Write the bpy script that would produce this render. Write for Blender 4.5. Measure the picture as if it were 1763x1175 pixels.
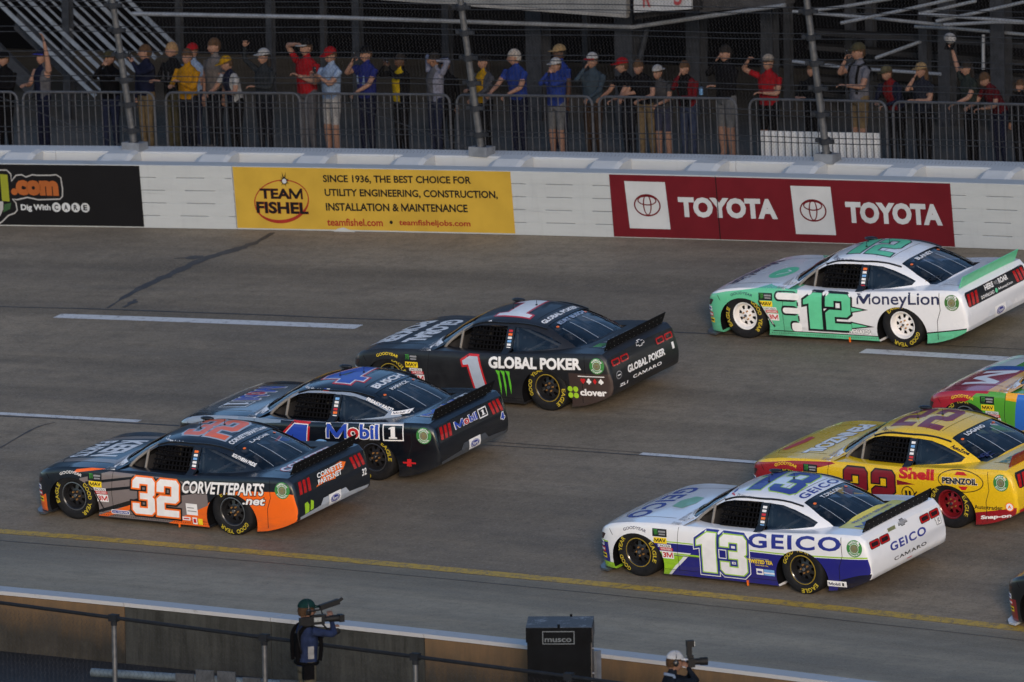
import bpy, bmesh, math, random
from mathutils import Vector, Matrix
from mathutils.bvhtree import BVHTree
import numpy as np
R=math.radians
random.seed(7)
for o in list(bpy.data.objects): bpy.data.objects.remove(o)
scene=bpy.context.scene
COL=scene.collection

# ------------------------------------------------------------------ camera
PW,PH=1763.0,1175.0
FPX=17986.9456; THETA=R(32.6719); PITCH=R(7.9856); ROLL=R(0.851); SC=122.0918; OX,OY=510.422,961.6209
B0,B1,KC=0.1501,0.0018,0.0089          # banking, twist of the banking, curvature of the track
YW=16.5588; YU=11.097; YL=5.6824; YN=-7.9028
_R=Vector((math.cos(THETA),math.sin(THETA),0))
CF=Vector((-math.sin(THETA)*math.cos(PITCH),math.cos(THETA)*math.cos(PITCH),-math.sin(PITCH)))
_U=_R.cross(CF)
CR=_R*math.cos(ROLL)-_U*math.sin(ROLL); CU=_R*math.sin(ROLL)+_U*math.cos(ROLL)
CC=-(FPX/SC)*(CF+CR*((OX-PW/2)/FPX)+CU*(-(OY-PH/2)/FPX))
cd=bpy.data.cameras.new('camera'); cam=bpy.data.objects.new('camera',cd); COL.objects.link(cam)
cd.sensor_width=36; cd.lens=FPX/PW*36; cd.clip_start=1; cd.clip_end=3000
M=Matrix((CR,CU,-CF)).transposed().to_4x4(); M.translation=CC
cam.matrix_world=M; scene.camera=cam
cd.dof.use_dof=True; cd.dof.focus_distance=146.0; cd.dof.aperture_fstop=2.8

# ------------------------------------------------------------------ sky, sun, exposure
SUN_EL=R(13); SUN_AZ=Vector((0.60,-0.80,0)).normalized()   # direction towards the sun, on the ground
world=bpy.data.worlds.new('World'); scene.world=world; world.use_nodes=True
nt=world.node_tree; bg=nt.nodes['Background']
sky=nt.nodes.new('ShaderNodeTexSky'); sky.sky_type='NISHITA'; sky.sun_disc=False
sky.sun_elevation=SUN_EL; sky.sun_rotation=math.atan2(SUN_AZ.x,SUN_AZ.y); sky.air_density=1.0; sky.dust_density=0.6; sky.ozone_density=3.0
nt.links.new(sky.outputs[0],bg.inputs[0]); bg.inputs[1].default_value=0.15
sl=bpy.data.lights.new('sun','SUN'); sl.energy=1.5; sl.angle=R(11); sl.color=(1.0,0.80,0.64)
so=bpy.data.objects.new('sun',sl); COL.objects.link(so)
sd=Vector((SUN_AZ.x*math.cos(SUN_EL),SUN_AZ.y*math.cos(SUN_EL),math.sin(SUN_EL)))
so.rotation_euler=sd.to_track_quat('Z','Y').to_euler(); so.location=(20,-60,40)
vs=scene.view_settings; vs.view_transform='Standard'; vs.look='None'; vs.exposure=0.55; vs.gamma=1.0; vs.use_curve_mapping=False

# ------------------------------------------------------------------ track geometry
def bank(x): return B0+B1*max(-40,min(40,x))
def lane(yl,x): return yl-KC*x*x/2
def S(x,yl,dz=0.0):
    return Vector((x,lane(yl,x),bank(x)*max(yl,0)+dz))
def tang(x): return Vector((1,-KC*x,0)).normalized()
def wallp(x,h,d=0.0):
    """point on the outside wall: x along, h up the wall face, d outwards (away from the track)"""
    b=math.atan(bank(x))-R(0.87)
    n=Vector((0,-math.sin(b),math.cos(b))); o=Vector((KC*x,1,0)).normalized(); 
    o=(o-n*o.dot(n)).normalized()
    return S(x,YW)+n*h+o*d
def project(P):
    q=Vector(P)-CC; z=q.dot(CF); return PW/2+FPX*q.dot(CR)/z, PH/2-FPX*q.dot(CU)/z
def ray(px,py): return CF+CR*((px-PW/2)/FPX)-CU*((py-PH/2)/FPX)
def at_track(px,py):
    r=ray(px,py); t=FPX/SC
    for _ in range(40):
        P=CC+r*t; yl=P.y+KC*P.x**2/2; zs=bank(P.x)*max(yl,0)
        t+=0.9*(P.z-zs)/(-r.z+(bank(P.x)*r.y if yl>0 else 0))
    P=CC+r*t; return P.x, P.y+KC*P.x**2/2
def at_z(px,py,z):
    r=ray(px,py); return CC+r*((z-CC.z)/r.z)
def at_y(px,py,y):
    r=ray(px,py); return CC+r*((y-CC.y)/r.y)
def wall_x(px):                       # wall coordinate seen at picture column px (foot of the wall)
    a,b=-20,20
    for _ in range(50):
        m=(a+b)/2
        if project(wallp(m,0))[0]<px: a=m
        else: b=m
    return (a+b)/2

# ------------------------------------------------------------------ materials
MATS={}
def mat(name,col,rough=0.6,metal=0.0,var=0.12,vscale=6.0,bump=0.0,bscale=60.0,coat=0.0,spec=0.5,emis=0.0,coords='Object'):
    if name in MATS: return MATS[name]
    m=bpy.data.materials.new(name); m.use_nodes=True; n=m.node_tree.nodes; l=m.node_tree.links
    p=n['Principled BSDF']; p.inputs['Roughness'].default_value=rough; p.inputs['Metallic'].default_value=metal
    p.inputs['Coat Weight'].default_value=coat; p.inputs['Specular IOR Level'].default_value=spec
    c=(col[0],col[1],col[2],1)
    tc=n.new('ShaderNodeTexCoord')
    if var>0:
        no=n.new('ShaderNodeTexNoise'); no.inputs['Scale'].default_value=vscale; no.inputs['Detail'].default_value=5
        l.new(tc.outputs[coords],no.inputs['Vector'])
        mr=n.new('ShaderNodeMapRange'); mr.inputs['From Min'].default_value=0.3; mr.inputs['From Max'].default_value=0.7
        mr.inputs['To Min'].default_value=1-var; mr.inputs['To Max'].default_value=1+var
        l.new(no.outputs['Fac'],mr.inputs['Value'])
        mx=n.new('ShaderNodeVectorMath'); mx.operation='SCALE'; mx.inputs[0].default_value=col[:3]
        l.new(mr.outputs[0],mx.inputs['Scale']); l.new(mx.outputs[0],p.inputs['Base Color'])
    else: p.inputs['Base Color'].default_value=c
    if bump>0:
        nb=n.new('ShaderNodeTexNoise'); nb.inputs['Scale'].default_value=bscale; nb.inputs['Detail'].default_value=4
        l.new(tc.outputs[coords],nb.inputs['Vector'])
        bp=n.new('ShaderNodeBump'); bp.inputs['Strength'].default_value=bump; bp.inputs['Distance'].default_value=0.01
        l.new(nb.outputs['Fac'],bp.inputs['Height']); l.new(bp.outputs[0],p.inputs['Normal'])
    if emis>0:
        p.inputs['Emission Color'].default_value=c; p.inputs['Emission Strength'].default_value=emis
    MATS[name]=m; return m
def srgb(r,g,b):
    f=lambda v:(v/255/12.92 if v/255<=.04045 else ((v/255+.055)/1.055)**2.4)
    return (f(r),f(g),f(b))

# ------------------------------------------------------------------ mesh helpers
class MB:
    def __init__(s): s.v=[]; s.f=[]; s.m=[]; s.mats=[]
    def mi(s,m):
        if m not in s.mats: s.mats.append(m)
        return s.mats.index(m)
    def add(s,vs,fs,m=None):
        k=len(s.v); s.v+= [tuple(v) for v in vs]; i=s.mi(m) if m is not None else 0
        for f in fs: s.f.append([a+k for a in f]); s.m.append(i)
        return s
    def box(s,lo,hi,m=None,T=None):
        x0,y0,z0=lo; x1,y1,z1=hi
        v=[(x0,y0,z0),(x1,y0,z0),(x1,y1,z0),(x0,y1,z0),(x0,y0,z1),(x1,y0,z1),(x1,y1,z1),(x0,y1,z1)]
        if T: v=[T@Vector(p) for p in v]
        return s.add(v,[(0,3,2,1),(4,5,6,7),(0,1,5,4),(1,2,6,5),(2,3,7,6),(3,0,4,7)],m)
    def tube(s,pts,r,n=8,m=None,caps=True):
        pts=[Vector(p) for p in pts]; rr=r if isinstance(r,(list,tuple)) else [r]*len(pts)
        vs=[]; fs=[]; up=None
        for i,p in enumerate(pts):
            d=(pts[min(i+1,len(pts)-1)]-pts[max(i-1,0)])
            d=d.normalized() if d.length>1e-9 else Vector((0,0,1))
            if up is None: up=Vector((0,0,1)) if abs(d.z)<0.9 else Vector((1,0,0))
            a=d.cross(up).normalized(); b=a.cross(d).normalized(); up=b
            for k in range(n):
                t=2*math.pi*k/n; vs.append(p+(a*math.cos(t)+b*math.sin(t))*rr[i])
        for i in range(len(pts)-1):
            for k in range(n):
                fs.append((i*n+k,i*n+(k+1)%n,(i+1)*n+(k+1)%n,(i+1)*n+k))
        if caps: fs.append(tuple(range(n-1,-1,-1))); q=(len(pts)-1)*n; fs.append(tuple(q+k for k in range(n)))
        return s.add(vs,fs,m)
    def lathe(s,prof,n=32,m=None,axis='y',o=(0,0,0)):
        vs=[];fs=[]
        for (r,a) in prof:
            for k in range(n):
                t=2*math.pi*k/n; c,sn=r*math.cos(t),r*math.sin(t)
                vs.append((o[0]+c,o[1]+a,o[2]+sn) if axis=='y' else (o[0]+c,o[1]+sn,o[2]+a))
        for i in range(len(prof)-1):
            for k in range(n):
                q=(i*n+k,i*n+(k+1)%n,(i+1)*n+(k+1)%n,(i+1)*n+k); fs.append(q if axis!='y' else q[::-1])
        return s.add(vs,fs,m)
    def ellip(s,c,r,m=None,n=16,k=10,T=None):
        vs=[];fs=[]
        for i in range(k+1):
            ph=math.pi*i/k
            for j in range(n):
                t=2*math.pi*j/n; p=Vector((c[0]+r[0]*math.sin(ph)*math.cos(t),c[1]+r[1]*math.sin(ph)*math.sin(t),c[2]-r[2]*math.cos(ph)))
                vs.append(T@p if T else p)
        for i in range(k):
            for j in range(n): fs.append((i*n+j,i*n+(j+1)%n,(i+1)*n+(j+1)%n,(i+1)*n+j))
        return s.add(vs,fs,m)
    def mesh(s,name,m=None,smooth=None):
        me=bpy.data.meshes.new(name); me.from_pydata(s.v,[],s.f)
        for q in (s.mats or ([m] if m else [])): me.materials.append(q)
        if s.mats: me.polygons.foreach_set('material_index',s.m)
        if smooth is not None: smooth_mesh(me,smooth)
        me.update(); return me
    def obj(s,name,m=None,parent=None,smooth=None):
        return link(name,s.mesh(name,m,smooth),parent)
def smooth_mesh(me,ang):
    me.polygons.foreach_set('use_smooth',[True]*len(me.polygons))
    me.set_sharp_from_angle(angle=R(ang))
def link(name,me,parent=None):
    o=bpy.data.objects.new(name,me); COL.objects.link(o)
    if parent: o.parent=parent
    return o
def tag(o,label=None,cat=None,group=None,kind=None):
    if label: o['label']=label
    if cat: o['category']=cat
    if group: o['group']=group
    if kind: o['kind']=kind
    return o
def empty(name,M=None):
    o=bpy.data.objects.new(name,None); COL.objects.link(o); o.empty_display_size=0.2
    if M is not None: o.matrix_world=M
    return o
def catmull(P,n):
    """open Catmull-Rom through points P, n samples per span"""
    P=[Vector(p) for p in P]; out=[]
    for i in range(len(P)-1):
        a=P[max(i-1,0)];b=P[i];c=P[i+1];d=P[min(i+2,len(P)-1)]
        for k in range(n):
            t=k/n; out.append(0.5*((2*b)+(c-a)*t+(2*a-5*b+4*c-d)*t*t+(-a+3*b-3*c+d)*t**3))
    out.append(P[-1]); return out
def pchip(xs,ys):
    xs=np.array(xs,float); ys=np.array(ys,float); h=np.diff(xs); dl=np.diff(ys)/h; m=np.zeros(len(xs)); m[0],m[-1]=dl[0],dl[-1]
    for i in range(1,len(xs)-1):
        if dl[i-1]*dl[i]>0:
            w1=2*h[i]+h[i-1]; w2=h[i]+2*h[i-1]; m[i]=(w1+w2)/(w1/dl[i-1]+w2/dl[i])
    def f(x):
        x=min(max(x,xs[0]),xs[-1]); i=min(max(int(np.searchsorted(xs,x))-1,0),len(h)-1); t=(x-xs[i])/h[i]
        return float((2*t**3-3*t*t+1)*ys[i]+(t**3-2*t*t+t)*h[i]*m[i]+(-2*t**3+3*t*t)*ys[i+1]+(t**3-t*t)*h[i]*m[i+1])
    return f

# ------------------------------------------------------------------ flat lettering and shapes
_tc={}
def raw_text(s,bold,shear,space,res):
    cu=bpy.data.curves.new('t','FONT'); cu.body=s; cu.offset=bold; cu.shear=shear; cu.space_character=space; cu.resolution_u=res; cu.fill_mode='FRONT'
    o=bpy.data.objects.new('t',cu); COL.objects.link(o)
    dg=bpy.context.evaluated_depsgraph_get(); me=o.evaluated_get(dg).to_mesh()
    v=[(p.co.x,p.co.y) for p in me.vertices]; f=[tuple(p.vertices) for p in me.polygons]
    o.evaluated_get(dg).to_mesh_clear(); bpy.data.objects.remove(o); bpy.data.curves.remove(cu); return v,f
_adv={}
def advance(s,space):
    if not s: return 0.0
    if (s,space) not in _adv:
        w=lambda q:(lambda v:max(p[0] for p in v)-min(p[0] for p in v))(raw_text(q,0,0,space,1)[0])
        _adv[(s,space)]=w('l'+s+'l')-w('ll')
    return _adv[(s,space)]
def glyph_M(bold,shear):
    t=.078+bold*1.0; h=.71+bold; l=.06-bold; r=.80+bold; m=(l+r)/2; k=t*1.12; z=-bold
    P=[(l,z),(l+t,z),(l+t,h-.30),(m-k*.42,z+.02),(m+k*.42,z+.02),(r-t,h-.30),(r-t,z),(r,z),(r,h),(r-k,h),(m,z+.30),(l+k,h),(l,h)]
    return [(x+shear*y,y) for x,y in P],[tuple(range(len(P)))]
def text2d(s,bold=0.0,shear=0.0,space=1.0,res=3):
    key=(s,bold,shear,space,res)
    if key in _tc: return _tc[key]
    if 'M' not in s: r=raw_text(s,bold,shear,space,res)
    else:
        V=[];F=[];pos=0.0; part=''
        def put(sh,dx):
            k=len(V); V.extend((x+dx,y) for x,y in sh[0]); F.extend(tuple(i+k for i in f) for f in sh[1])
        wM=.86*space
        for ch in s+'\0':
            if ch in 'M\0':
                if part.strip(): put(raw_text(part,bold,shear,space,res),pos)
                pos+=advance(part,space) if part.strip() else len(part)*.3; part=''
                if ch=='M': put(glyph_M(bold,shear),pos); pos+=wM
            else: part+=ch
        r=(V,F)
    _tc[key]=r; return r
def fit(shape,x0,x1,y0,y1,slope=0.0,keep=None):
    v,f=shape; us=[p[0] for p in v]; vv=[p[1] for p in v]
    a,b=min(us),max(us); c,d=min(vv),max(vv)
    if keep is not None: a,b,c,d=keep
    g=lambda p:((p[0]-a)/(b-a)*(x1-x0)+x0,(p[1]-c)/(d-c)*(y1-y0)+y0)
    out=[]
    for p in v:
        u,w=g(p); out.append((u,w+slope*(u-x0)))
    return out,f
def bounds(shape):
    v=shape[0]; return min(p[0] for p in v),max(p[0] for p in v),min(p[1] for p in v),max(p[1] for p in v)
def poly(pts): return list(pts),[tuple(range(len(pts)))]
def rect(x0,x1,y0,y1): return poly([(x0,y0),(x1,y0),(x1,y1),(x0,y1)])
def disc(cx,cy,r,ry=None,n=28): ry=ry or r; return poly([(cx+r*math.cos(2*math.pi*k/n),cy+ry*math.sin(2*math.pi*k/n)) for k in range(n)])
def ring(cx,cy,r0,r1,ry0=None,ry1=None,n=32):
    ry0=ry0 or r0; ry1=ry1 or r1; v=[];f=[]
    for k in range(n):
        t=2*math.pi*k/n; v+=[(cx+r0*math.cos(t),cy+ry0*math.sin(t)),(cx+r1*math.cos(t),cy+ry1*math.sin(t))]
    for k in range(n):
        a=2*k;b=2*((k+1)%n); f.append((a,a+1,b+1,b))
    return v,f
def rrect(x0,x1,y0,y1,r,n=4):
    P=[]
    for cx,cy,a0 in ((x1-r,y1-r,0),(x0+r,y1-r,90),(x0+r,y0+r,180),(x1-r,y0+r,270)):
        for k in range(n+1):
            t=R(a0+90*k/n); P.append((cx+r*math.cos(t),cy+r*math.sin(t)))
    return poly(P)
def grow(pts,d):
    """offset a closed counter-clockwise outline outwards by d (mitred, clamped)"""
    n=len(pts); out=[]
    ar=sum(pts[i][0]*pts[(i+1)%n][1]-pts[(i+1)%n][0]*pts[i][1] for i in range(n)); sg=1 if ar>0 else -1
    for i in range(n):
        p=Vector(pts[i-1]);q=Vector(pts[i]);r=Vector(pts[(i+1)%n])
        a=(q-p).normalized();b=(r-q).normalized(); na=Vector((a.y,-a.x))*sg; nb=Vector((b.y,-b.x))*sg
        m=na+nb
        if m.length<1e-6: m=na
        m.normalize(); c=max(m.dot(na),0.55); out.append(tuple(q+m*d/c))
    return out
def xf(shape,fn): return [fn(*p) for p in shape[0]],shape[1]
def merge(*sh):
    v=[];f=[]
    for a,b in sh:
        k=len(v); v+=a; f+=[tuple(i+k for i in q) for q in b]
    return v,f
def stroke(pts,w,closed=False):
    """band of width w along a 2D line"""
    P=[Vector(p) for p in pts]; n=len(P); v=[];f=[]
    for i in range(n):
        a=P[i-1] if (i>0 or closed) else P[i]; b=P[(i+1)%n] if (i<n-1 or closed) else P[i]
        d=(b-a).normalized(); nn=Vector((-d.y,d.x)); ww=w[i] if isinstance(w,(list,tuple)) else w
        v+=[tuple(P[i]+nn*ww/2),tuple(P[i]-nn*ww/2)]
    for i in range(n-1 if not closed else n):
        a=2*i;b=2*((i+1)%n); f.append((a,a+1,b+1,b))
    return v,f
def lay(name,layers,mapper,grid=0.08,parent=None,step=0.0016,base=0.0025,frame=0.0):
    """thin printed layers laid on a surface. layers: [(shape,material)]; mapper(u,v,off)->point or None"""
    V=[];F=[];MI=[];MT=[]
    for li,(sh,m) in enumerate(layers):
        bm=bmesh.new(); vs=[bm.verts.new((p[0],p[1],0)) for p in sh[0]]
        for f in sh[1]:
            try: bm.faces.new([vs[i] for i in f])
            except ValueError: pass
        bm.normal_update(); bmesh.ops.triangulate(bm,faces=bm.faces[:])
        if grid:
            u0,u1,v0,v1=bounds(sh)
            for ax,lo,hi in ((0,u0,u1),(1,v0,v1)):
                k=math.floor(lo/grid)+1
                while k*grid<hi:
                    co=Vector((0,0,0)); co[ax]=k*grid; no=Vector((0,0,0)); no[ax]=1
                    bmesh.ops.bisect_plane(bm,geom=bm.verts[:]+bm.edges[:]+bm.faces[:],plane_co=co,plane_no=no,dist=1e-5); k+=1
        bm.verts.ensure_lookup_table(); bm.verts.index_update()
        pts=[mapper(q.co.x,q.co.y,base+step*li) for q in bm.verts]
        k=len(V); idx={}
        for i,p in enumerate(pts):
            if p is not None: idx[i]=len(V); V.append(tuple(p))
        if m not in MT: MT.append(m)
        for f in bm.faces:
            ii=[q.index for q in f.verts]
            if f.normal.z<0: ii=ii[::-1]
            if all(i in idx for i in ii): F.append([idx[i] for i in ii]); MI.append(MT.index(m))
        bm.free()
    me=bpy.data.meshes.new(name); me.from_pydata(V,[],F)
    for m in MT: me.materials.append(m)
    me.polygons.foreach_set('material_index',MI); me.update()
    return link(name,me,parent)
# ================================================================== stock cars
def nosex(x): return x if x>-1.85 else -1.85+(x+1.85)*.64     # short front overhang
def loft_lower():
    X=[-2.40,-2.37,-2.30,-2.18,-2.0,-1.7,-1.4,-0.9,0,.8,1.4,1.9,2.25,2.42,2.50,2.53]
    w=pchip(X,[.42,.60,.76,.875,.94,.975,.985,.972,.965,.972,.99,.985,.965,.945,.925,.90])
    zb=pchip([-2.40,-2.37,-2.30,-1.9,1.6,1.9,2.2,2.42,2.50,2.53],[.22,.11,.075,.08,.085,.105,.17,.255,.30,.37])
    zt=pchip([-2.40,-2.37,-2.32,-2.2,-2.0,-1.7,-1.3,-.9,-.5,.5,1.2,1.8,2.2,2.40,2.44,2.49,2.53],[.40,.53,.60,.66,.71,.765,.81,.835,.845,.85,.875,.915,.93,.925,.90,.77,.60])
    zs=pchip([-2.40,-2.37,-2.30,-2.18,-2.0,-1.7,-1.4,-.9,-.3,.5,1.2,1.8,2.2,2.40,2.44,2.49,2.53],[.36,.46,.545,.61,.67,.74,.775,.785,.785,.80,.845,.885,.90,.895,.865,.735,.565])
    xs=[-2.40,-2.385,-2.37,-2.34,-2.30,-2.24]+[ -2.18+i*0.08 for i in range(58)]+[2.46,2.48,2.50,2.52,2.53]
    rings=[]
    for x in xs:
        W,a,b,c=w(x),zb(x),zs(x),zt(x); h=b-a
        H=[(0,a),(.55*W,a),(W-.06,a),(W-.012,a+.03),(W-.006,a+.3*h),(W,a+.58*h),(W-.010,a+.84*h),(W-.045,b),(W-.12,b+.45*(c-b)),(.62*W,b+.80*(c-b)),(.3*W,b+.96*(c-b)),(0,c)]
        H=[(p.x,p.y) for p in catmull([Vector((q[0],q[1],0)) for q in H],3)]
        xn=nosex(x); rings.append([(xn,y,z) for y,z in H]+[(xn,-y,z) for y,z in H[-2:0:-1]])
    return ringmesh(rings)
def ringmesh(rings):
    n=len(rings[0]); v=[p for r in rings for p in r]; f=[]
    for i in range(len(rings)-1):
        for k in range(n): f.append((i*n+k,i*n+(k+1)%n,(i+1)*n+(k+1)%n,(i+1)*n+k))
    f.append(tuple(range(n-1,-1,-1))); q=(len(rings)-1)*n; f.append(tuple(q+k for k in range(n)))
    me=bpy.data.meshes.new('loft'); me.from_pydata(v,[],f)
    bm=bmesh.new(); bm.from_mesh(me); bmesh.ops.recalc_face_normals(bm,faces=bm.faces[:]); bm.to_mesh(me); bm.free()
    return me
GL=[(.62,-1.12,2.28,.865),(.76,-.95,2.14,.835),(.85,-.80,2.03,.80),(.95,-.63,1.88,.755),(1.05,-.47,1.66,.705),(1.12,-.33,1.47,.665),(1.17,-.22,1.31,.63),(1.205,-.10,1.16,.585),(1.235,.04,1.01,.52),(1.26,.20,.87,.42),(1.272,.35,.76,.28),(1.276,.46,.68,.12)]
def green(levels,N=56):
    rings=[]
    for z,xa,xb,hw in levels:
        r=[]; mid=(xa+xb)/2; hl=(xb-xa)/2
        for k in range(N):
            t=2*math.pi*(k+.5)/N; c,s=math.cos(t),math.sin(t); n=4.6
            ex=math.copysign(abs(c)**(2/n),c); ey=math.copysign(abs(s)**(2/n),s)
            x=mid+hl*ex; y=hw*ey*(1-.07*max(0,ex)**2-.04*max(0,-ex)**2)
            x+= .13*ey*ey*max(0,-ex)**2-.10*ey*ey*max(0,ex)**2
            r.append((x,y,z))
        rings.append(r)
    return ringmesh(rings)
def boolean(base,others):
    o=bpy.data.objects.new('b',base); COL.objects.link(o); tmp=[]
    for me,op in others:
        c=bpy.data.objects.new('c',me); COL.objects.link(c); tmp.append(c)
        md=o.modifiers.new('m','BOOLEAN'); md.object=c; md.operation=op; md.solver='EXACT'
    dg=bpy.context.evaluated_depsgraph_get(); me=bpy.data.meshes.new_from_object(o.evaluated_get(dg))
    for c in tmp+[o]: bpy.data.objects.remove(c)
    return me
def prism(pts,axis,a,b):
    n=len(pts); v=[]
    for t in (a,b):
        for p in pts: v.append((p[0],t,p[1]) if axis=='y' else (p[0],p[1],t))
    f=[tuple(range(n)),tuple(range(2*n-1,n-1,-1))]+[(k,k+n,(k+1)%n+n,(k+1)%n) for k in range(n)]
    me=bpy.data.meshes.new('prism'); me.from_pydata(v,[],f)
    bm=bmesh.new(); bm.from_mesh(me); bmesh.ops.recalc_face_normals(bm,faces=bm.faces[:]); bm.to_mesh(me); bm.free(); return me
DRIVER_WIN=[(-.60,.798),(-.30,.99),(-.16,1.065),(-.04,1.115),(.12,1.148),(.35,1.163),(.62,1.165),(.62,.822)]
QUARTER_WIN=[(.71,.828),(.71,1.163),(.95,1.147),(1.15,1.10),(1.36,1.03),(1.53,.96),(1.49,.91),(1.1,.86)]
REAR_WIN=[(1.2031,-.4907),(1.2113,-.2031),(1.2117,.2071),(1.2037,.4911),(1.5023,.5757),(1.8613,.6217),(1.8917,.3053),(1.8913,-.3011),(1.8607,-.6213),(1.5029,-.5753)]
FRONT_WIN=[(-.60,-.67),(-.72,-.35),(-.755,0),(-.72,.35),(-.60,.67),(-.08,.52),(-.12,0),(-.08,-.52)]
_u=boolean(loft_lower(),[(green(GL),'UNION')])
_bm=bmesh.new(); _bm.from_mesh(_u); CARBVH=BVHTree.FromBMesh(_bm); _bm.free()
def arch(x):
    return [(x+.445*math.cos(2*math.pi*k/40),.235+.405*math.sin(2*math.pi*k/40)) for k in range(40)]
cav=[(z-.035,xa+.07,xb-.07,hw-.05) for z,xa,xb,hw in GL]; cav=[(.30,cav[0][1],cav[0][2]-.3,cav[0][3])]+cav
cuts=[(prism(REAR_WIN,'z',.80,1.5),'DIFFERENCE'),(prism(FRONT_WIN,'z',.85,1.5),'DIFFERENCE'),(prism(arch(-1.397),'y',-1.3,-.60),'DIFFERENCE'),(prism(arch(-1.397),'y',.60,1.3),'DIFFERENCE'),
      (prism(arch(1.397),'y',-1.3,-.60),'DIFFERENCE'),(prism(arch(1.397),'y',.60,1.3),'DIFFERENCE'),
      (green(cav),'DIFFERENCE'),(prism(DRIVER_WIN,'y',-1.3,1.3),'DIFFERENCE'),(prism(QUARTER_WIN,'y',-1.3,1.3),'DIFFERENCE')]
BODY=boolean(_u,cuts)
_v=np.array([v.co for v in BODY.vertices])
# faces of the hollow cabin and the wheel wells take the dark slot
def body_mesh(paint):
    me=BODY.copy(); me.materials.clear(); me.materials.append(paint); me.materials.append(DARK)
    for p in me.polygons:
        c=p.center; h=CARBVH.find_nearest(c)
        p.material_index=1 if h[3]>0.012 else 0
    smooth_mesh(me,28); return me
DARK=mat('car_inside_black',(.006,.006,.007),.9,var=.2,spec=.05)
RUBBER=mat('tyre_rubber',(.012,.012,.013),.75,spec=.2,var=.25,vscale=14,bump=.15)
YELLOW=mat('tyre_yellow',srgb(186,164,40),.6,var=.15,vscale=20)
CHROME=mat('bare_metal',(.55,.55,.57),.35,1.0,var=.15)
def glassmat(name,tint,refl_rough=.05):
    m=bpy.data.materials.new(name); m.use_nodes=True; n=m.node_tree.nodes; l=m.node_tree.links
    n.remove(n['Principled BSDF']); out=n['Material Output']
    t=n.new('ShaderNodeBsdfTransparent'); t.inputs[0].default_value=(*tint,1)
    g=n.new('ShaderNodeBsdfGlossy'); g.inputs['Roughness'].default_value=refl_rough; g.inputs[0].default_value=(1,1,1,1)
    lw=n.new('ShaderNodeFresnel'); lw.inputs['IOR'].default_value=1.7
    tc=n.new('ShaderNodeTexCoord'); no=n.new('ShaderNodeTexNoise'); no.inputs['Scale'].default_value=7; no.inputs['Detail'].default_value=6
    l.new(tc.outputs['Object'],no.inputs['Vector'])
    mr=n.new('ShaderNodeMapRange'); mr.inputs['From Min'].default_value=.55; mr.inputs['From Max'].default_value=.8; mr.inputs['To Min'].default_value=0; mr.inputs['To Max'].default_value=.10
    l.new(no.outputs['Fac'],mr.inputs['Value'])
    d=n.new('ShaderNodeBsdfDiffuse'); d.inputs[0].default_value=(.45,.45,.47,1)
    mx=n.new('ShaderNodeMixShader'); l.new(lw.outputs[0],mx.inputs[0]); l.new(t.outputs[0],mx.inputs[1]); l.new(g.outputs[0],mx.inputs[2])
    m2=n.new('ShaderNodeMixShader'); l.new(mr.outputs[0],m2.inputs[0]); l.new(mx.outputs[0],m2.inputs[1]); l.new(d.outputs[0],m2.inputs[2])
    l.new(m2.outputs[0],out.inputs[0]); return m
GLASS=glassmat('car_window_glass',(.50,.54,.58))
REARGLASS=glassmat('car_rear_glass',(.42,.46,.52),.08)
def ink(name,rgb,rough=.38,var=.06):
    return mat('ink_'+name,srgb(*rgb),rough,var=var,vscale=9,coat=.25)
WHITE=ink('white',(232,230,228)); BLACK=ink('black',(22,23,26)); RED=ink('red',(190,34,38)); GREEN=ink('green',(70,160,60)); YEL=ink('yellow',(238,205,40)); BLUE=ink('blue',(38,48,132)); ORANGE=ink('orange',(242,112,30)); LIME=ink('lime',(158,200,44)); MINT=ink('mint',(96,196,148)); GREY=ink('grey',(140,140,142)); GOLD=mat('cap_gold',srgb(200,190,130),.3,.8,var=.1); SILVER=ink('silver',(170,176,184)); NAVY=ink('navy',(30,36,74)); MAROON=ink('maroon',(122,24,36)); LIGHTBLUE=ink('lightblue',(120,170,220)); MBLUE=ink('mobil_blue',(40,72,170))
SPBLACK=mat('spoiler_black',(.006,.006,.007),.7,spec=.15,var=.1); ETH=ink('eth_green',(58,128,62)); TAILRED=mat('tail_lens',srgb(170,24,26),.2,var=.1,coat=.6); TAILDARK=mat('tail_housing',srgb(45,24,26),.25,var=.1,coat=.6)
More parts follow.
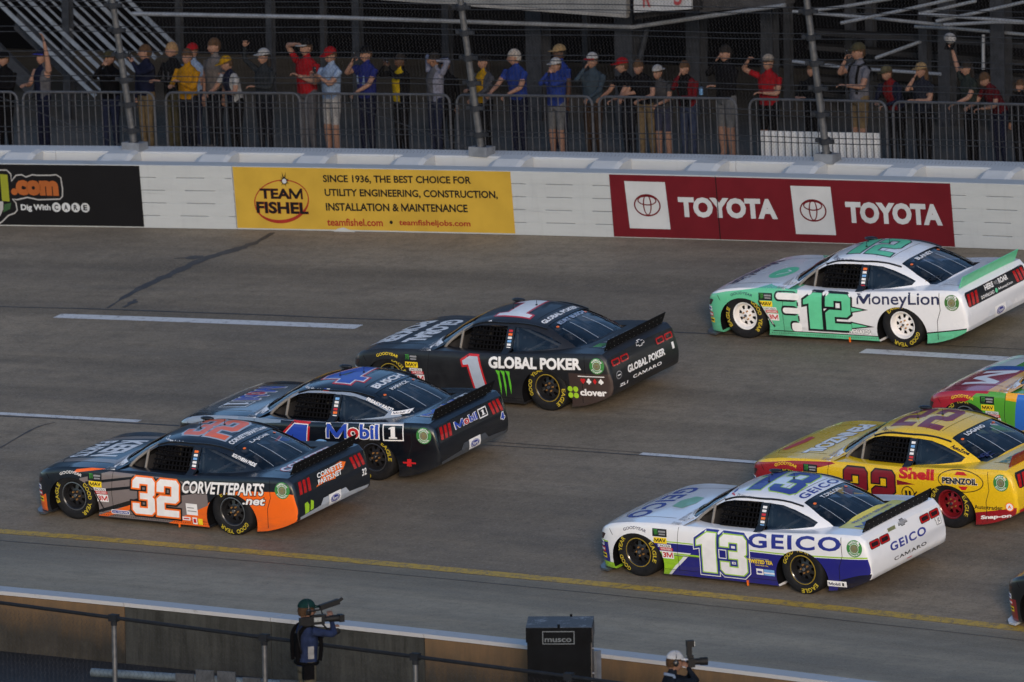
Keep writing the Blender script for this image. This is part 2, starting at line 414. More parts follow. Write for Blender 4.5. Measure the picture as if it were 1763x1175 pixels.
def paint(name,base,zones=(),rough=.32,coat=.55,metal=0.0,spec=.5):
    m=bpy.data.materials.new(name); m.use_nodes=True; n=m.node_tree.nodes; l=m.node_tree.links
    p=n['Principled BSDF']; p.inputs['Roughness'].default_value=rough; p.inputs['Coat Weight'].default_value=coat; p.inputs['Coat Roughness'].default_value=.08; p.inputs['Metallic'].default_value=metal; p.inputs['Specular IOR Level'].default_value=spec
    tc=n.new('ShaderNodeTexCoord'); sx=n.new('ShaderNodeSeparateXYZ'); l.new(tc.outputs['Object'],sx.inputs[0]); sn=n.new('ShaderNodeSeparateXYZ'); l.new(tc.outputs['Normal'],sn.inputs[0])
    def M2(op,a,b):
        q=n.new('ShaderNodeMath'); q.operation=op
        for i,s in enumerate((a,b)):
            if s is None: continue
            if isinstance(s,(int,float)): q.inputs[i].default_value=s
            else: l.new(s,q.inputs[i])
        return q.outputs[0]
    ay=M2('ABSOLUTE',sn.outputs[1],None)
    face={'side':M2('GREATER_THAN',ay,.55),'top':M2('GREATER_THAN',sn.outputs[2],.5),'rear':M2('GREATER_THAN',sn.outputs[0],.55),'notrear':M2('LESS_THAN',sn.outputs[0],.62)}
    cur=n.new('ShaderNodeRGB'); cur.outputs[0].default_value=(*base,1); cur=cur.outputs[0]
    for z in zones:
        col,pr,pl=z[:3]; fc=z[3] if len(z)>3 else None
        ix={'xz':(0,2),'xy':(0,1),'yz':(1,2)}[pr]
        ar=sum(pl[i][0]*pl[(i+1)%len(pl)][1]-pl[(i+1)%len(pl)][0]*pl[i][1] for i in range(len(pl)))
        if ar<0: pl=pl[::-1]
        f=face[fc] if fc else None
        for i in range(len(pl)):
            a,b=pl[i],pl[(i+1)%len(pl)]; nx,ny=-(b[1]-a[1]),b[0]-a[0]; L=math.hypot(nx,ny)
            if L<1e-6: continue
            nx/=L;ny/=L; d=n.new('ShaderNodeVectorMath'); d.operation='DOT_PRODUCT'; vec=[0,0,0]; vec[ix[0]]=nx; vec[ix[1]]=ny
            d.inputs[1].default_value=vec; l.new(tc.outputs['Object'],d.inputs[0])
            g=M2('GREATER_THAN',d.outputs['Value'],nx*a[0]+ny*a[1]); f=g if f is None else M2('MULTIPLY',f,g)
        mx=n.new('ShaderNodeMix'); mx.data_type='RGBA'; l.new(f,mx.inputs[0]); l.new(cur,mx.inputs[6]); mx.inputs[7].default_value=(*col,1); cur=mx.outputs[2]
    # road dirt and rubber marks low on the flanks, plus faint mottling
    no=n.new('ShaderNodeTexNoise'); no.inputs['Scale'].default_value=5; no.inputs['Detail'].default_value=8; no.inputs['Roughness'].default_value=.65; l.new(tc.outputs['Object'],no.inputs['Vector'])
    mr=n.new('ShaderNodeMapRange'); mr.inputs['From Min'].default_value=.5; mr.inputs['From Max'].default_value=.78; mr.inputs['To Max'].default_value=.09; l.new(no.outputs['Fac'],mr.inputs['Value'])
    mx=n.new('ShaderNodeMix'); mx.data_type='RGBA'; l.new(mr.outputs[0],mx.inputs[0]); l.new(cur,mx.inputs[6]); mx.inputs[7].default_value=(.09,.085,.08,1)
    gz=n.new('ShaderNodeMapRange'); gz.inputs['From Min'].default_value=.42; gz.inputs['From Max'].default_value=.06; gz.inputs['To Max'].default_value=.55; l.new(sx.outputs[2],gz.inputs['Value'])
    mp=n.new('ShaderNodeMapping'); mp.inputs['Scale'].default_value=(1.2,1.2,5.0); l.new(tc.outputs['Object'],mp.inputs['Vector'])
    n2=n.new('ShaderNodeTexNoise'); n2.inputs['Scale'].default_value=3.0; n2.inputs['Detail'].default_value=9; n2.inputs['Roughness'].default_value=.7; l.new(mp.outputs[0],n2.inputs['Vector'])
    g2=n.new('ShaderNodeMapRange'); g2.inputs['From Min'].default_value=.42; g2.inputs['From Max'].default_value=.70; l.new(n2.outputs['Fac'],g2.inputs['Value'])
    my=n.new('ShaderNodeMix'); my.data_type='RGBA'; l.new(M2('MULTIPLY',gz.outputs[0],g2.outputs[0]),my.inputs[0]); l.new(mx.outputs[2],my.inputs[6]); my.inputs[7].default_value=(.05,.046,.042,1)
    l.new(my.outputs[2],p.inputs['Base Color'])
    r2=n.new('ShaderNodeMapRange'); r2.inputs['To Min'].default_value=rough*.75; r2.inputs['To Max'].default_value=rough*1.4; l.new(no.outputs['Fac'],r2.inputs['Value']); l.new(r2.outputs[0],p.inputs['Roughness'])
    return m
# ---- mappers from flat print to the body
def hit(o,d,off):
    h=CARBVH.ray_cast(Vector(o),Vector(d))
    for e in ((.0011,.0013,.0007),(-.0012,-.0009,.0011),(.0007,-.0014,-.0012)):        # a ray along an edge can slip through
        if h[0] is None or (h[0]-Vector(o)).length>4.0: h=CARBVH.ray_cast(Vector(o)+Vector(e),Vector(d))
    if h[0] is None: return None
    nn=h[1]
    if nn.dot(Vector(d))>0: nn=-nn
    return h[0]+nn*off
def m_side(u,v,off): return hit((nosex(u),-3,v),(0,1,0),off)
def m_roof(u,v,off): return hit((u,v,3),(0,0,-1),off)            # read from the car's left side
def m_back(u,v,off): return hit((-v,u,3),(0,0,-1),off)           # on top, read from behind
def m_front(u,v,off): return hit((v,-u,3),(0,0,-1),off)          # on the bonnet, read from ahead
def m_rear(u,v,off): return hit((4,u,v),(-1,0,0),off)
DIG={'1':[(.10,0),(.42,0),(.42,1),(.20,1),(-.04,.80),(-.04,.68),(.10,.72)],
 's1':[(0,0),(.52,0),(.52,.12),(.40,.16),(.40,1),(.20,1),(0,.88),(0,.78),(.13,.80),(.13,.16),(0,.12)],
 '2':[(0,0),(.64,0),(.64,.18),(.22,.18),(.22,.38),(.54,.38),(.64,.47),(.64,.9),(.55,1),(.09,1),(0,.9),(0,.66),(.21,.66),(.21,.83),(.43,.83),(.43,.56),(.10,.56),(0,.47)],
 '3':[(.09,0),(.55,0),(.64,.1),(.64,.44),(.57,.5),(.64,.56),(.64,.9),(.55,1),(.09,1),(0,.9),(0,.71),(.20,.71),(.20,.83),(.44,.83),(.44,.585),(.22,.585),(.22,.415),(.44,.415),(.44,.17),(.20,.17),(.20,.29),(0,.29),(0,.1)],
 '4':[(.28,0),(.52,0),(.52,.2),(.66,.2),(.66,.38),(.52,.38),(.52,1),(.30,1),(-.02,.38),(-.02,.2),(.28,.2)]}
def number(s,x0,x1,z0,z1,lay_cols,shear=0.0,gap=.07,slope=0.0,gh=1.0):
    """layers for a block number; lay_cols: [(material, grow)] outermost first"""
    tot=sum(max(p[0] for p in DIG[c])-min(p[0] for p in DIG[c]) for c in s)+gap*(len(s)-1); out=[]
    for m,g in lay_cols:
        u=0; shs=[]
        for c in s:
            P=DIG[c]; a=min(p[0] for p in P); w_=max(p[0] for p in P)-a
            Q=[((p[0]-a+u)/tot*(x1-x0)+x0+shear*p[1]*(z1-z0),p[1]*(z1-z0)+z0) for p in P]
            Q=[(q[0],q[1]+slope*(q[0]-x0)) for q in Q]
            shs.append(poly(Q)); u+=w_+gap
            if g>0:
                n_=len(Q); G=grow(Q,g); shs.append((Q+G,[(i,(i+1)%n_,n_+(i+1)%n_,n_+i) for i in range(n_)]))
        out.append((merge(*shs),m))
    return out
def txt(s,x0,x1,z0,z1,m,outline=None,ow=.03,bold=.012,shear=0.0,slope=0.0,space=1.0):
    b=text2d(s,bold,shear,space); k=bounds(b); L=[]
    if outline is not None: L.append((fit(text2d(s,bold+ow,shear,space),x0,x1,z0,z1,slope,keep=k),outline))
    L.append((fit(b,x0,x1,z0,z1,slope),m)); return L
def claw(x0,z0,w,h):
    L=[]
    for k,(a,b) in enumerate(((.05,.95),(.36,1.0),(.68,.9))):
        xx=x0+a*w; L.append(poly([(xx,z0+h),(xx+.27*w,z0+h*.98),(xx+.25*w,z0+h*.8),(xx+.30*w,z0+h*.45),(xx+.24*w,z0+h*(1-b)),(xx+.18*w,z0+h*.4),(xx+.14*w,z0+h*.82)]))
    return merge(*L)
# ---- wheels (shared meshes)
def tyre_mesh():
    b=MB(); b.lathe([(.205,-.118),(.222,-.138),(.255,-.149),(.30,-.150),(.332,-.141),(.350,-.118),(.3555,-.07),(.3555,.07),(.350,.118),(.33,.142),(.24,.15),(.20,.12)],48,RUBBER)
    b.lathe([(.3385,-.1365),(.342,-.136),(.3445,-.130)],48,RUBBER)
    return b.mesh('tyre',smooth=50)
TYRE=tyre_mesh()
def letter_mesh(s,cen,span):
    V=MB(); sh=text2d(s,.022); a,b,c,d=bounds(sh); pts=[]
    for u,v in sh[0]:
        t=R(cen+span*(.5-(u-a)/(b-a))); r=.262+(v-c)/(d-c)*.062; pts.append((r*math.cos(t),-.1535+ (0.004 if r>.31 else 0),r*math.sin(t)))
    V.add(pts,sh[1],YELLOW); return V.mesh('lettering')
LETTERS=[letter_mesh(*q) for q in (('GOOD',118,50),('YEAR',60,46),('EAGLE',270,60))]
def rim_mesh(m,lug,lip):
    b=MB()
    b.lathe([(.210,-.118),(.212,-.130),(.200,-.132)],40,lip)
    b.lathe([(.200,-.132),(.190,-.122),(.182,-.05),(.178,-.02)],40,m)
    b.lathe([(.180,-.034),(.150,-.052)],40,m)
    b.lathe([(.098,-.066),(.080,-.074),(.04,-.076),(.0385,-.10),(.0,-.104)],40,m)
    for k in range(8):
        t=2*math.pi*k/8; h=.165
        vs=[]
        for r,a,hw in ((.096,-.066,.24),(.152,-.051,.19)):
            for s in (-1,1): vs.append((r*math.cos(t+s*hw),a,r*math.sin(t+s*hw)))
        b.add(vs,[(0,2,3,1)],m)
    b.lathe([(.0,.01),(.19,.01)],24,DARK)
    for k in range(5):
        t=2*math.pi*k/5+.3; b.tube([(.062*math.cos(t),-.07,.062*math.sin(t)),(.062*math.cos(t),-.098,.062*math.sin(t))],.013,6,lug)
    b.tube([(0,-.09,0),(0,-.118,0)],.022,10,CHROME)
    return b.mesh('rim',smooth=30)
LUG=mat('lug_copper',srgb(190,140,80),.4,.6)
RIM={'black':rim_mesh(mat('rim_black',(.016,.016,.018),.28,var=.1,coat=.4),LUG,CHROME),
     'gold':rim_mesh(mat('rim_black',(.016,.016,.018),.28),LUG,mat('rim_gold_lip',srgb(190,160,60),.35,.5)),
     'white':rim_mesh(mat('rim_white',srgb(226,224,222),.35,var=.1,coat=.3),LUG,mat('rim_white',srgb(226,224,222),.35)),
     'red':rim_mesh(mat('rim_red',srgb(120,22,30),.35,var=.1,coat=.3),LUG,mat('rim_red',srgb(120,22,30),.35))}
# ---- other shared part meshes
def splitter_mesh():
    P=[(-1.95,-.99),(-2.16,-.955),(-2.31,-.85),(-2.40,-.66),(-2.445,-.38),(-2.455,0)]
    P=[(nosex(x)-.012,y) for x,y in P]; P=P+[(x,-y) for x,y in P[-2::-1]]
    return prism(P,'z',.045,.072)
SPLIT=splitter_mesh()
def spoiler_mesh(m):
    b=MB(); y0=.785
    prof=[(2.350,.925),(2.362,.920),(2.448,1.095),(2.436,1.099)]
    vs=[(x,-y0,z) for x,z in prof]+[(x,y0,z) for x,z in prof]
    b.add(vs,[(0,1,2,3),(7,6,5,4),(0,4,5,1),(1,5,6,2),(2,6,7,3),(3,7,4,0)],m)
    for s in (-.62,-.2,.2,.62):                                    # braces in front of the blade
        b.tube([(2.22,s,.92),(2.40,s,1.02)],.007,6,CHROME)
    return b.mesh('spoiler')
def rivet_mesh():
    b=MB(); d=Vector((2.448-2.362,0,1.095-.920)).normalized(); nn=Vector((d.z,0,-d.x))
    for row,t0 in ((0,.03),(1,.125)):
        for k in range(15):
            y=-.75+k*.107+(.05 if row else 0)
            if abs(y)>.77: continue
            c=Vector((2.362,y,.920))+d*t0+nn*.002
            a=Vector((0,1,0)); q=[c+(a*math.cos(t)+d*math.sin(t))*.0062 for t in [k2*math.pi/3 for k2 in range(6)]]
            b.add(q,[tuple(range(6))])
    return b.mesh('rivets',mat('rivet_steel',(.5,.5,.52),.4,.4,var=0))
RIVETS=rivet_mesh()
def rocker_mesh(m):
    b=MB()
    for k in range(48):
        x=-.92+k*.04
        p=hit((x,-3,.125),(0,1,0),.003)
        b.add([p+Vector((.008*math.cos(t),0,.008*math.sin(t))) for t in [q*math.pi/3 for q in range(6)]],[tuple(range(6))],m)
    return b.mesh('rocker_rivets')
def cage_mesh():
    b=MB(); m=mat('cage_grey',(.20,.19,.18),.45,var=.1)
    for s in (-1,1):
        b.tube(catmull([(-.66,s*.68,.55),(-.50,s*.67,.84),(-.10,s*.56,1.11),(.25,s*.51,1.175),(.66,s*.52,1.17),(.72,s*.62,.88),(.72,s*.66,.5)],4),.022,8,m)
        b.tube([(-.34,s*.68,.55),(-.22,s*.62,1.05)],.02,8,m)
        b.tube([(.68,s*.50,1.14),(1.6,s*.46,.78)],.022,8,m)
        for z in (.45,.58,.70): b.tube([(-.5,s*.70,z),(.72,s*.70,z)],.02,6,m)
    b.tube([(.68,-.52,1.17),(.68,.52,1.17)],.022,8,m); b.tube([(-.10,-.55,1.12),(-.10,.55,1.12)],.022,8,m)
    b.tube([(.72,-.6,.72),(.68,.5,1.15)],.022,8,m); b.tube([(.72,.6,.72),(.72,-.6,.72)],.022,8,m)
    return b.mesh('roll_cage',smooth=60)
CAGE=cage_mesh()
def seat_mesh():
    b=MB(); m=mat('seat_cloth',(.05,.05,.055),.8,var=.2)
    b.box((.12,-.60,.38),(.62,-.12,.52),m); T=Matrix.Translation((.60,-.36,.5))@Matrix.Rotation(R(14),4,'Y')
    b.box((-.05,-.23,0),(.06,.23,.58),m,T); b.box((-.14,-.20,.40),(.0,-.15,.62),m,T); b.box((-.14,.15,.40),(.0,.20,.62),m,T)
    b.box((-.22,-.26,.0),(.0,-.22,.35),m,T); b.box((-.22,.22,.0),(.0,.26,.35),m,T)
    b.box((-.90,-.66,.55),(-.66,.66,.76),m)                                     # dashboard
    b.ellip((.50,-.36,.92),(.13,.115,.14),mat('helmet_white',(.5,.5,.5),.25,var=0,coat=.5),14,10)
    b.ellip((.40,-.36,.92),(.06,.10,.05),BLACK,10,6)
    b.lathe([(.17,0),(.19,.012),(.17,.024),(.15,.012),(.17,0)],20,DARK,o=(-.05,-.36,.74))
    return b.mesh('seat',smooth=40)
SEAT=seat_mesh()
def net_mesh():
    b=MB(); m=mat('net_webbing',(.005,.005,.006),.9,var=0,spec=.05)
    z0,z1,x0,x1=.84,1.15,-.04,.60
    def P(x,z): 
        p=hit((x,-3,z),(0,1,0),-.02); return p if p else Vector((x,-.7,z))
    for k in range(11):
        x=x0+k*(x1-x0)/10; b.tube([P(x-.010,z0),P(x-.010,z1-.01)],.0145,4,m,False)
    for k in range(6):
        z=z0+k*(z1-z0)/5; b.tube([P(x,z) for x in (x0-.03,.15,.3,.45,x1)],.0145,4,m,False)
    b.tube([P(x0,z1),P(x1,z1)],.012,6,mat('net_rod',srgb(190,170,140),.4,.3),False)
    return b.mesh('window_net')
NET=net_mesh()
def body_conform(name,pl,mapper,m,parent,base,grid=.06): return lay(name,[(poly(pl),m)],mapper,grid,parent,base=base)
_pane={}
def pane(name,key,pl,mapper,m,parent,base=-.006):
    k=(key,m.name)
    if k not in _pane:
        o=body_conform(name,pl,mapper,m,parent,base); smooth_mesh(o.data,60); _pane[k]=o.data; return o
    return link(name,_pane[k],parent)
STRAPS=[('window_strap',stroke(q,w_),SILVER) for q,w_ in (([(-.20,-1.88),(-.17,-1.38)],.013),([(.20,-1.88),(.17,-1.38)],.013),([(-.46,-1.84),(-.41,-1.40)],.007),([(.46,-1.84),(.41,-1.28)],.007))]+[('strap_tab',disc(x_,y_,.028,.022,10),ORANGE) for x_,y_ in ((-.42,-1.33),(.36,-1.31))]
def roof_bits(side):
    b=MB(); m=BLACK
    for s in (side,):                                                             # roof rail strip each side
        pts=[hit((x,s*(.60-.06*max(0,x-.6)),3),(0,0,-1),.0) for x in [ -.06+.1*k for k in range(14)]]
        pts=[p for p in pts if p]
        vs=[];fs=[]
        for p in pts: vs+=[p+Vector((0,-.006,-.01)),p+Vector((0,.006,-.01)),p+Vector((0,.006,.022)),p+Vector((0,-.006,.022))]
        for i in range(len(pts)-1):
            for k in range(4): fs.append((4*i+k,4*i+(k+1)%4,4*i+4+(k+1)%4,4*i+4+k))
        fs+=[(3,2,1,0),tuple(4*(len(pts)-1)+k for k in range(4))]
        b.add(vs,fs,m)
    return b.mesh('roof_rail')
ROOFRAIL=[roof_bits(-1),roof_bits(1)]
def antenna_mesh(h):
    b=MB(); b.tube([(0,0,-.01),(0,0,.02)],.016,8,BLACK); b.tube([(0,0,.01),(.01,0,h)],.004,5,BLACK); return b.mesh('antenna')
ANT=antenna_mesh(.09)
def pod_mesh():
    b=MB(); b.ellip((0,0,.02),(.12,.045,.03),BLACK,12,8); b.box((-.03,-.03,-.02),(.05,.03,.01),BLACK); return b.mesh('camera_pod',smooth=40)
POD=pod_mesh()
def deck_pad(parent):pass
def car_matrix(fr=None,re=None,drift=-1.3,yaw=None):
    """place a car from the picture positions of its left tyre contacts"""
    if fr and re:
        a=at_track(*fr); b=at_track(*re); A=S(*a); Bp=S(*b); ang=math.atan2((Bp-A).y,(Bp-A).x); mid=((a[0]+b[0])/2,(a[1]+b[1])/2)
    else:
        p=at_track(*(fr or re)); ang=R(drift)+math.atan(-KC*p[0]); s=1.397 if fr else -1.397
        mid=(p[0]+s*math.cos(ang),p[1]+s*(math.sin(ang)+KC*p[0]))
    x,yl=mid; h=Vector((math.cos(ang),math.sin(ang),0)); e=.01
    n=(S(x+e,yl)-S(x-e,yl)).cross(S(x,yl+e)-S(x,yl-e)).normalized()
    X=(h-n*h.dot(n)).normalized(); Y=n.cross(X)
    Mx=Matrix((X,Y,n)).transposed().to_4x4(); Mx.translation=S(x,yl)+Y*.955
    return Mx
def goodyear(m):
    sh=text2d('GOODYEAR',.015,.1); a,b,c,d=bounds(sh); pts=[]
    for u,v in sh[0]:
        t=R(116-50*((u-a)/(b-a))); r=.440+(v-c)/(d-c)*.042; pts.append((-1.397+r*math.cos(t),.265+r*math.sin(t)*.98))
    return [((pts,sh[1]),m)]
SEAMM=mat('panel_gap',(.012,.012,.013),.8,var=0,spec=.1)
SEAMS=[('bonnet_gap',stroke([(-.86,-.70),(-1.75,-.66),(-1.83,-.52),(-1.85,0),(-1.83,.52),(-1.75,.66),(-.86,.70)],.009),m_roof),
 ('boot_lid_gap',stroke([(1.98,-.62),(2.33,-.66)],.009),m_roof),('boot_lid_gap_far',stroke([(1.98,.62),(2.33,.66)],.009),m_roof),
 ('rear_bumper_gap',stroke([(2.10,.88),(2.11,.62),(2.04,.45),(2.02,.17)],.009),m_side),('front_bumper_gap',stroke([(-1.86,.66),(-1.80,.58)],.009),m_side),
 ('roof_flap_gap',stroke([(.98,-.40),(.98,.40)],.008),m_roof),('roof_flap_gap_front',stroke([(.74,-.46),(.74,.46)],.006),m_roof),
 ('door_gap',stroke([(-.66,.78),(-.70,.45),(-.70,.14)],.007),m_side),('skirt_gap',stroke([(-.95,.165),(.95,.165)],.006),m_side)]
def stock_car(label,paint_m,Mx,rim,accent,turn=0.0):
    root=empty('stock_car',Mx); tag(root,label,'race car','race cars on the track')
    b=link('body',body_mesh(paint_m),root)
    for (x,y,rz) in ((-1.397,-.815,0),(1.397,-.815,0),(-1.397,.815,math.pi),(1.397,.815,math.pi)):
        w=link('wheel',TYRE,root); w.location=(x,y,.352); turn+=1.3
        w.rotation_euler=(0,0,rz)
        w.rotation_euler.rotate_axis('Y',turn)
        r=link('rim',RIM[rim],w)
        for q in LETTERS: link('lettering',q,w)
    s=link('splitter',SPLIT.copy(),root); s.data.materials.append(accent.get('splitter',BLACK))
    sp=link('spoiler',spoiler_mesh(accent.get('spoiler',SPBLACK)),root)
    if accent.get('rivets',True): link('rivets',RIVETS,sp)
    link('roll_cage',CAGE,root); link('seat',SEAT,root); link('window_net',NET,root)
    pane('windshield','f',FRONT_WIN,m_roof,GLASS,root); 
    rw=pane('rear_window','r',REAR_WIN,m_roof,REARGLASS,root)
    pane('quarter_window','q',QUARTER_WIN,m_side,GLASS,root)
    for nm,sh,m_ in STRAPS:
        k=('strap',nm,id(sh))
        if k not in _pane: o=lay(nm,[(sh,m_)],m_back,.06,rw,base=.001); _pane[k]=o.data
        else: link(nm,_pane[k],rw)
    [link('roof_rail',q,root) for q in ROOFRAIL]
    for x,y in ((.35,-.1),(.62,.12),(.15,.25)):
        a=link('antenna',ANT,root); a.location=hit((x,y,3),(0,0,-1),0)
    a=link('camera_pod',POD,root); a.location=hit((.10,.42,3),(0,0,-1),.01)
    # stickers every car carries
    pr=accent.get('print',WHITE)
    if accent.get('goodyear') is not None: lay('fender_lettering',goodyear(accent['goodyear']),m_side,.06,root)
    lay('sponsor_sticker',[(rect(-1.10,-.86,.625,.735),BLACK),(claw(-1.085,.635,.07,.09),GREEN),(merge(rect(-1.0,-.88,.685,.71),rect(-.99,-.885,.65,.67)),GREY)],m_side,.08,root)
    lay('sponsor_sticker',[(rect(-1.085,-.865,.53,.615),YEL)]+txt('MAV',-1.07,-.88,.548,.602,BLACK,bold=.03),m_side,.08,root)
    lay('sponsor_sticker',[(rect(-1.02,-.80,.478,.522),WHITE),(rect(-.99,-.775,.435,.478),RED)]+txt('LINCOLN',-1.01,-.815,.484,.516,BLACK,bold=.02)+txt('WELDERS',-.975,-.79,.442,.47,WHITE),m_side,.08,root)
    lay('sponsor_sticker',[(rect(-.965,-.77,.32,.427),WHITE)]+txt('3M',-.95,-.785,.335,.412,RED,bold=.04),m_side,.08,root)
    lay('sponsor_sticker',[(poly([(-.84,.79),(-.64,.795),(-.60,.845),(-.80,.84)]),WHITE)]+txt('BUSCH',-.79,-.64,.818,.834,GREY)+txt('POLE AWARD',-.81,-.66,.80,.812,GREY),m_side,.06,root)
    lay('fuel_cap_sticker',[(disc(2.31,.74,.120),ETH if not accent.get('eth') else accent['eth']),(ring(2.31,.74,.062,.068),WHITE),(disc(2.31,.74,.054),GOLD),(ring(2.31,.74,.03,.036),GREY)]
        +[(xf(text2d('AMERICAN',.02),lambda u,v,B=bounds(text2d('AMERICAN',.02)):(2.31+(.078+.028*(v-B[2])/(B[3]-B[2]))*math.cos(R(150-120*(u-B[0])/(B[1]-B[0]))),.74+(.078+.028*(v-B[2])/(B[3]-B[2]))*math.sin(R(150-120*(u-B[0])/(B[1]-B[0]))))),WHITE),
          (xf(text2d('ETHANOL',.02),lambda u,v,B=bounds(text2d('ETHANOL',.02)):(2.31+(.106-.028*(v-B[2])/(B[3]-B[2]))*math.cos(R(212+116*(u-B[0])/(B[1]-B[0]))),.74+(.106-.028*(v-B[2])/(B[3]-B[2]))*math.sin(R(212+116*(u-B[0])/(B[1]-B[0]))))),WHITE)],m_side,.08,root)
    pl=[(rect(.595,.735,.815,1.16),BLACK)];cols=[WHITE,LIGHTBLUE,WHITE,ORANGE,RED,WHITE]; 
    for k in range(6): pl.append((rect(.632,.70,.86+.046*k,.89+.046*k),cols[(k+int(turn*3))%6]))
    lay('pillar_trim',pl[:1],m_side,.08,root)
    for q in pl[1:]: lay('pillar_sticker',[q],m_side,0,root,base=.0045)
    for k,(c1,c2) in enumerate(((WHITE,BLUE),(RED,WHITE),(YEL,BLACK))):
        x=-2.17+.025*k; z=.40-.09*k
        lay('nose_sticker',[(rect(x-.07,x+.10,z,z+.07),c1),(rect(x-.05,x+.08,z+.022,z+.05),c2)],m_side,.06,root)
    lay('headlight',[(poly([(-2.28,.47),(-2.08,.50),(-1.99,.575),(-2.06,.585),(-2.27,.555)]),TAILDARK)],m_side,.05,root)
    if accent.get('jack'): jt=MB(); jt.box((.445,-.982,.05),(.463,-.960,.125),ORANGE); jt.obj('jack_marker',parent=root)
    for nm,sh,mp in SEAMS:
        k=('seam',nm)
        if k not in _pane: o=lay(nm,[(sh,SEAMM)],mp,.05,root,base=.0018); _pane[k]=o.data
        else: link(nm,_pane[k],root)
    # tyre-side flap, skirt and underside
    f=MB(); f.box((.90,-.93,.09),(.93,-.55,.34),DARK); f.obj('wheel_flap',parent=root)
    if accent.get('rocker',True): link('rocker_rivets',ROCK,root)
    return root
ROCK=rocker_mesh(BLACK)
def rear_mustang(root,panel,bumper,lens=TAILRED):
    lay('rear_panel',[(rrect(-.83,.83,.635,.855,.05),panel)],m_rear,.03,root)
    for s in (-1,1):
        for k in range(3):
            x=s*(.765-.105*k); sl=-.02*s
            lay('tail_light',[(poly([(x-.034-sl,.65),(x+.034-sl,.65),(x+.034+sl,.825),(x-.034+sl,.825)]),lens)],m_rear,.03,root,base=.006)
    lay('rear_bumper_trim',[(poly([(-.86,.34),(-.62,.36),(-.36,.375),(-.28,.46),(.28,.46),(.36,.375),(.62,.36),(.86,.34),(.84,.29),(-.84,.29)]),bumper)],m_rear,.03,root)
    lay('maker_badge',[(rect(-.15,.15,.32,.47),WHITE),(disc(0,.385,.115,.055),BLUE),(ring(0,.385,.098,.105,.042,.047),WHITE)]+txt('Ford',-.075,.075,.36,.41,WHITE,shear=.3),m_rear,.03,root,base=.006)
def rear_camaro(root,letters,panel=None):
    for s in (-1,1):
        for k in range(2):
            x=s*(.72-.235*k); lay('tail_light',[(rrect(x-.115,x+.115,.70,.81,.03),BLACK),(rrect(x-.105,x+.105,.708,.802,.026),TAILRED),(rrect(x-.075,x+.075,.728,.782,.016),TAILDARK)],m_rear,.03,root,base=.004)
    lay('model_lettering',txt('CAMARO',-.36,.42,.405,.455,letters,bold=.02,space=1.15),m_rear,.03,root)
    B=[(-.10,.83),(-.04,.83),(-.04,.81),(.03,.81),(.03,.83),(.10,.83),(.085,.86),(.04,.86),(.04,.88),(-.03,.88),(-.03,.86),(-.085,.86)]
    lay('maker_badge',[(poly(grow(B,.008)),letters),(poly(B),BLACK if letters is not BLACK else GREY)],m_rear,.03,root)
# ================================================================== ground, track, walls
def node_mat(name):
    m=bpy.data.materials.new(name); m.use_nodes=True; n=m.node_tree.nodes; l=m.node_tree.links
    return m,n,l,n['Principled BSDF']
def nmath(n,l,op,a,b=None,c=None):
    q=n.new('ShaderNodeMath'); q.operation=op
    for i,s in enumerate((a,b,c)):
        if s is None: continue
        if isinstance(s,(int,float)): q.inputs[i].default_value=s
        else: l.new(s,q.inputs[i])
    return q.outputs[0]
def noise(n,l,vec,scale,detail=5,rough=.55):
    q=n.new('ShaderNodeTexNoise'); q.inputs['Scale'].default_value=scale; q.inputs['Detail'].default_value=detail; q.inputs['Roughness'].default_value=rough
    l.new(vec,q.inputs['Vector']); return q.outputs['Fac']
def mrange(n,l,v,a,b,c,d):
    q=n.new('ShaderNodeMapRange'); q.inputs['From Min'].default_value=a; q.inputs['From Max'].default_value=b; q.inputs['To Min'].default_value=c; q.inputs['To Max'].default_value=d
    l.new(v,q.inputs['Value']); return q.outputs[0]
def mixc(n,l,f,a,b):
    q=n.new('ShaderNodeMix'); q.data_type='RGBA'
    if isinstance(f,(int,float)): q.inputs[0].default_value=f
    else: l.new(f,q.inputs[0])
    for i,s in ((6,a),(7,b)):
        if isinstance(s,tuple): q.inputs[i].default_value=(*s,1)
        else: l.new(s,q.inputs[i])
    return q.outputs[2]
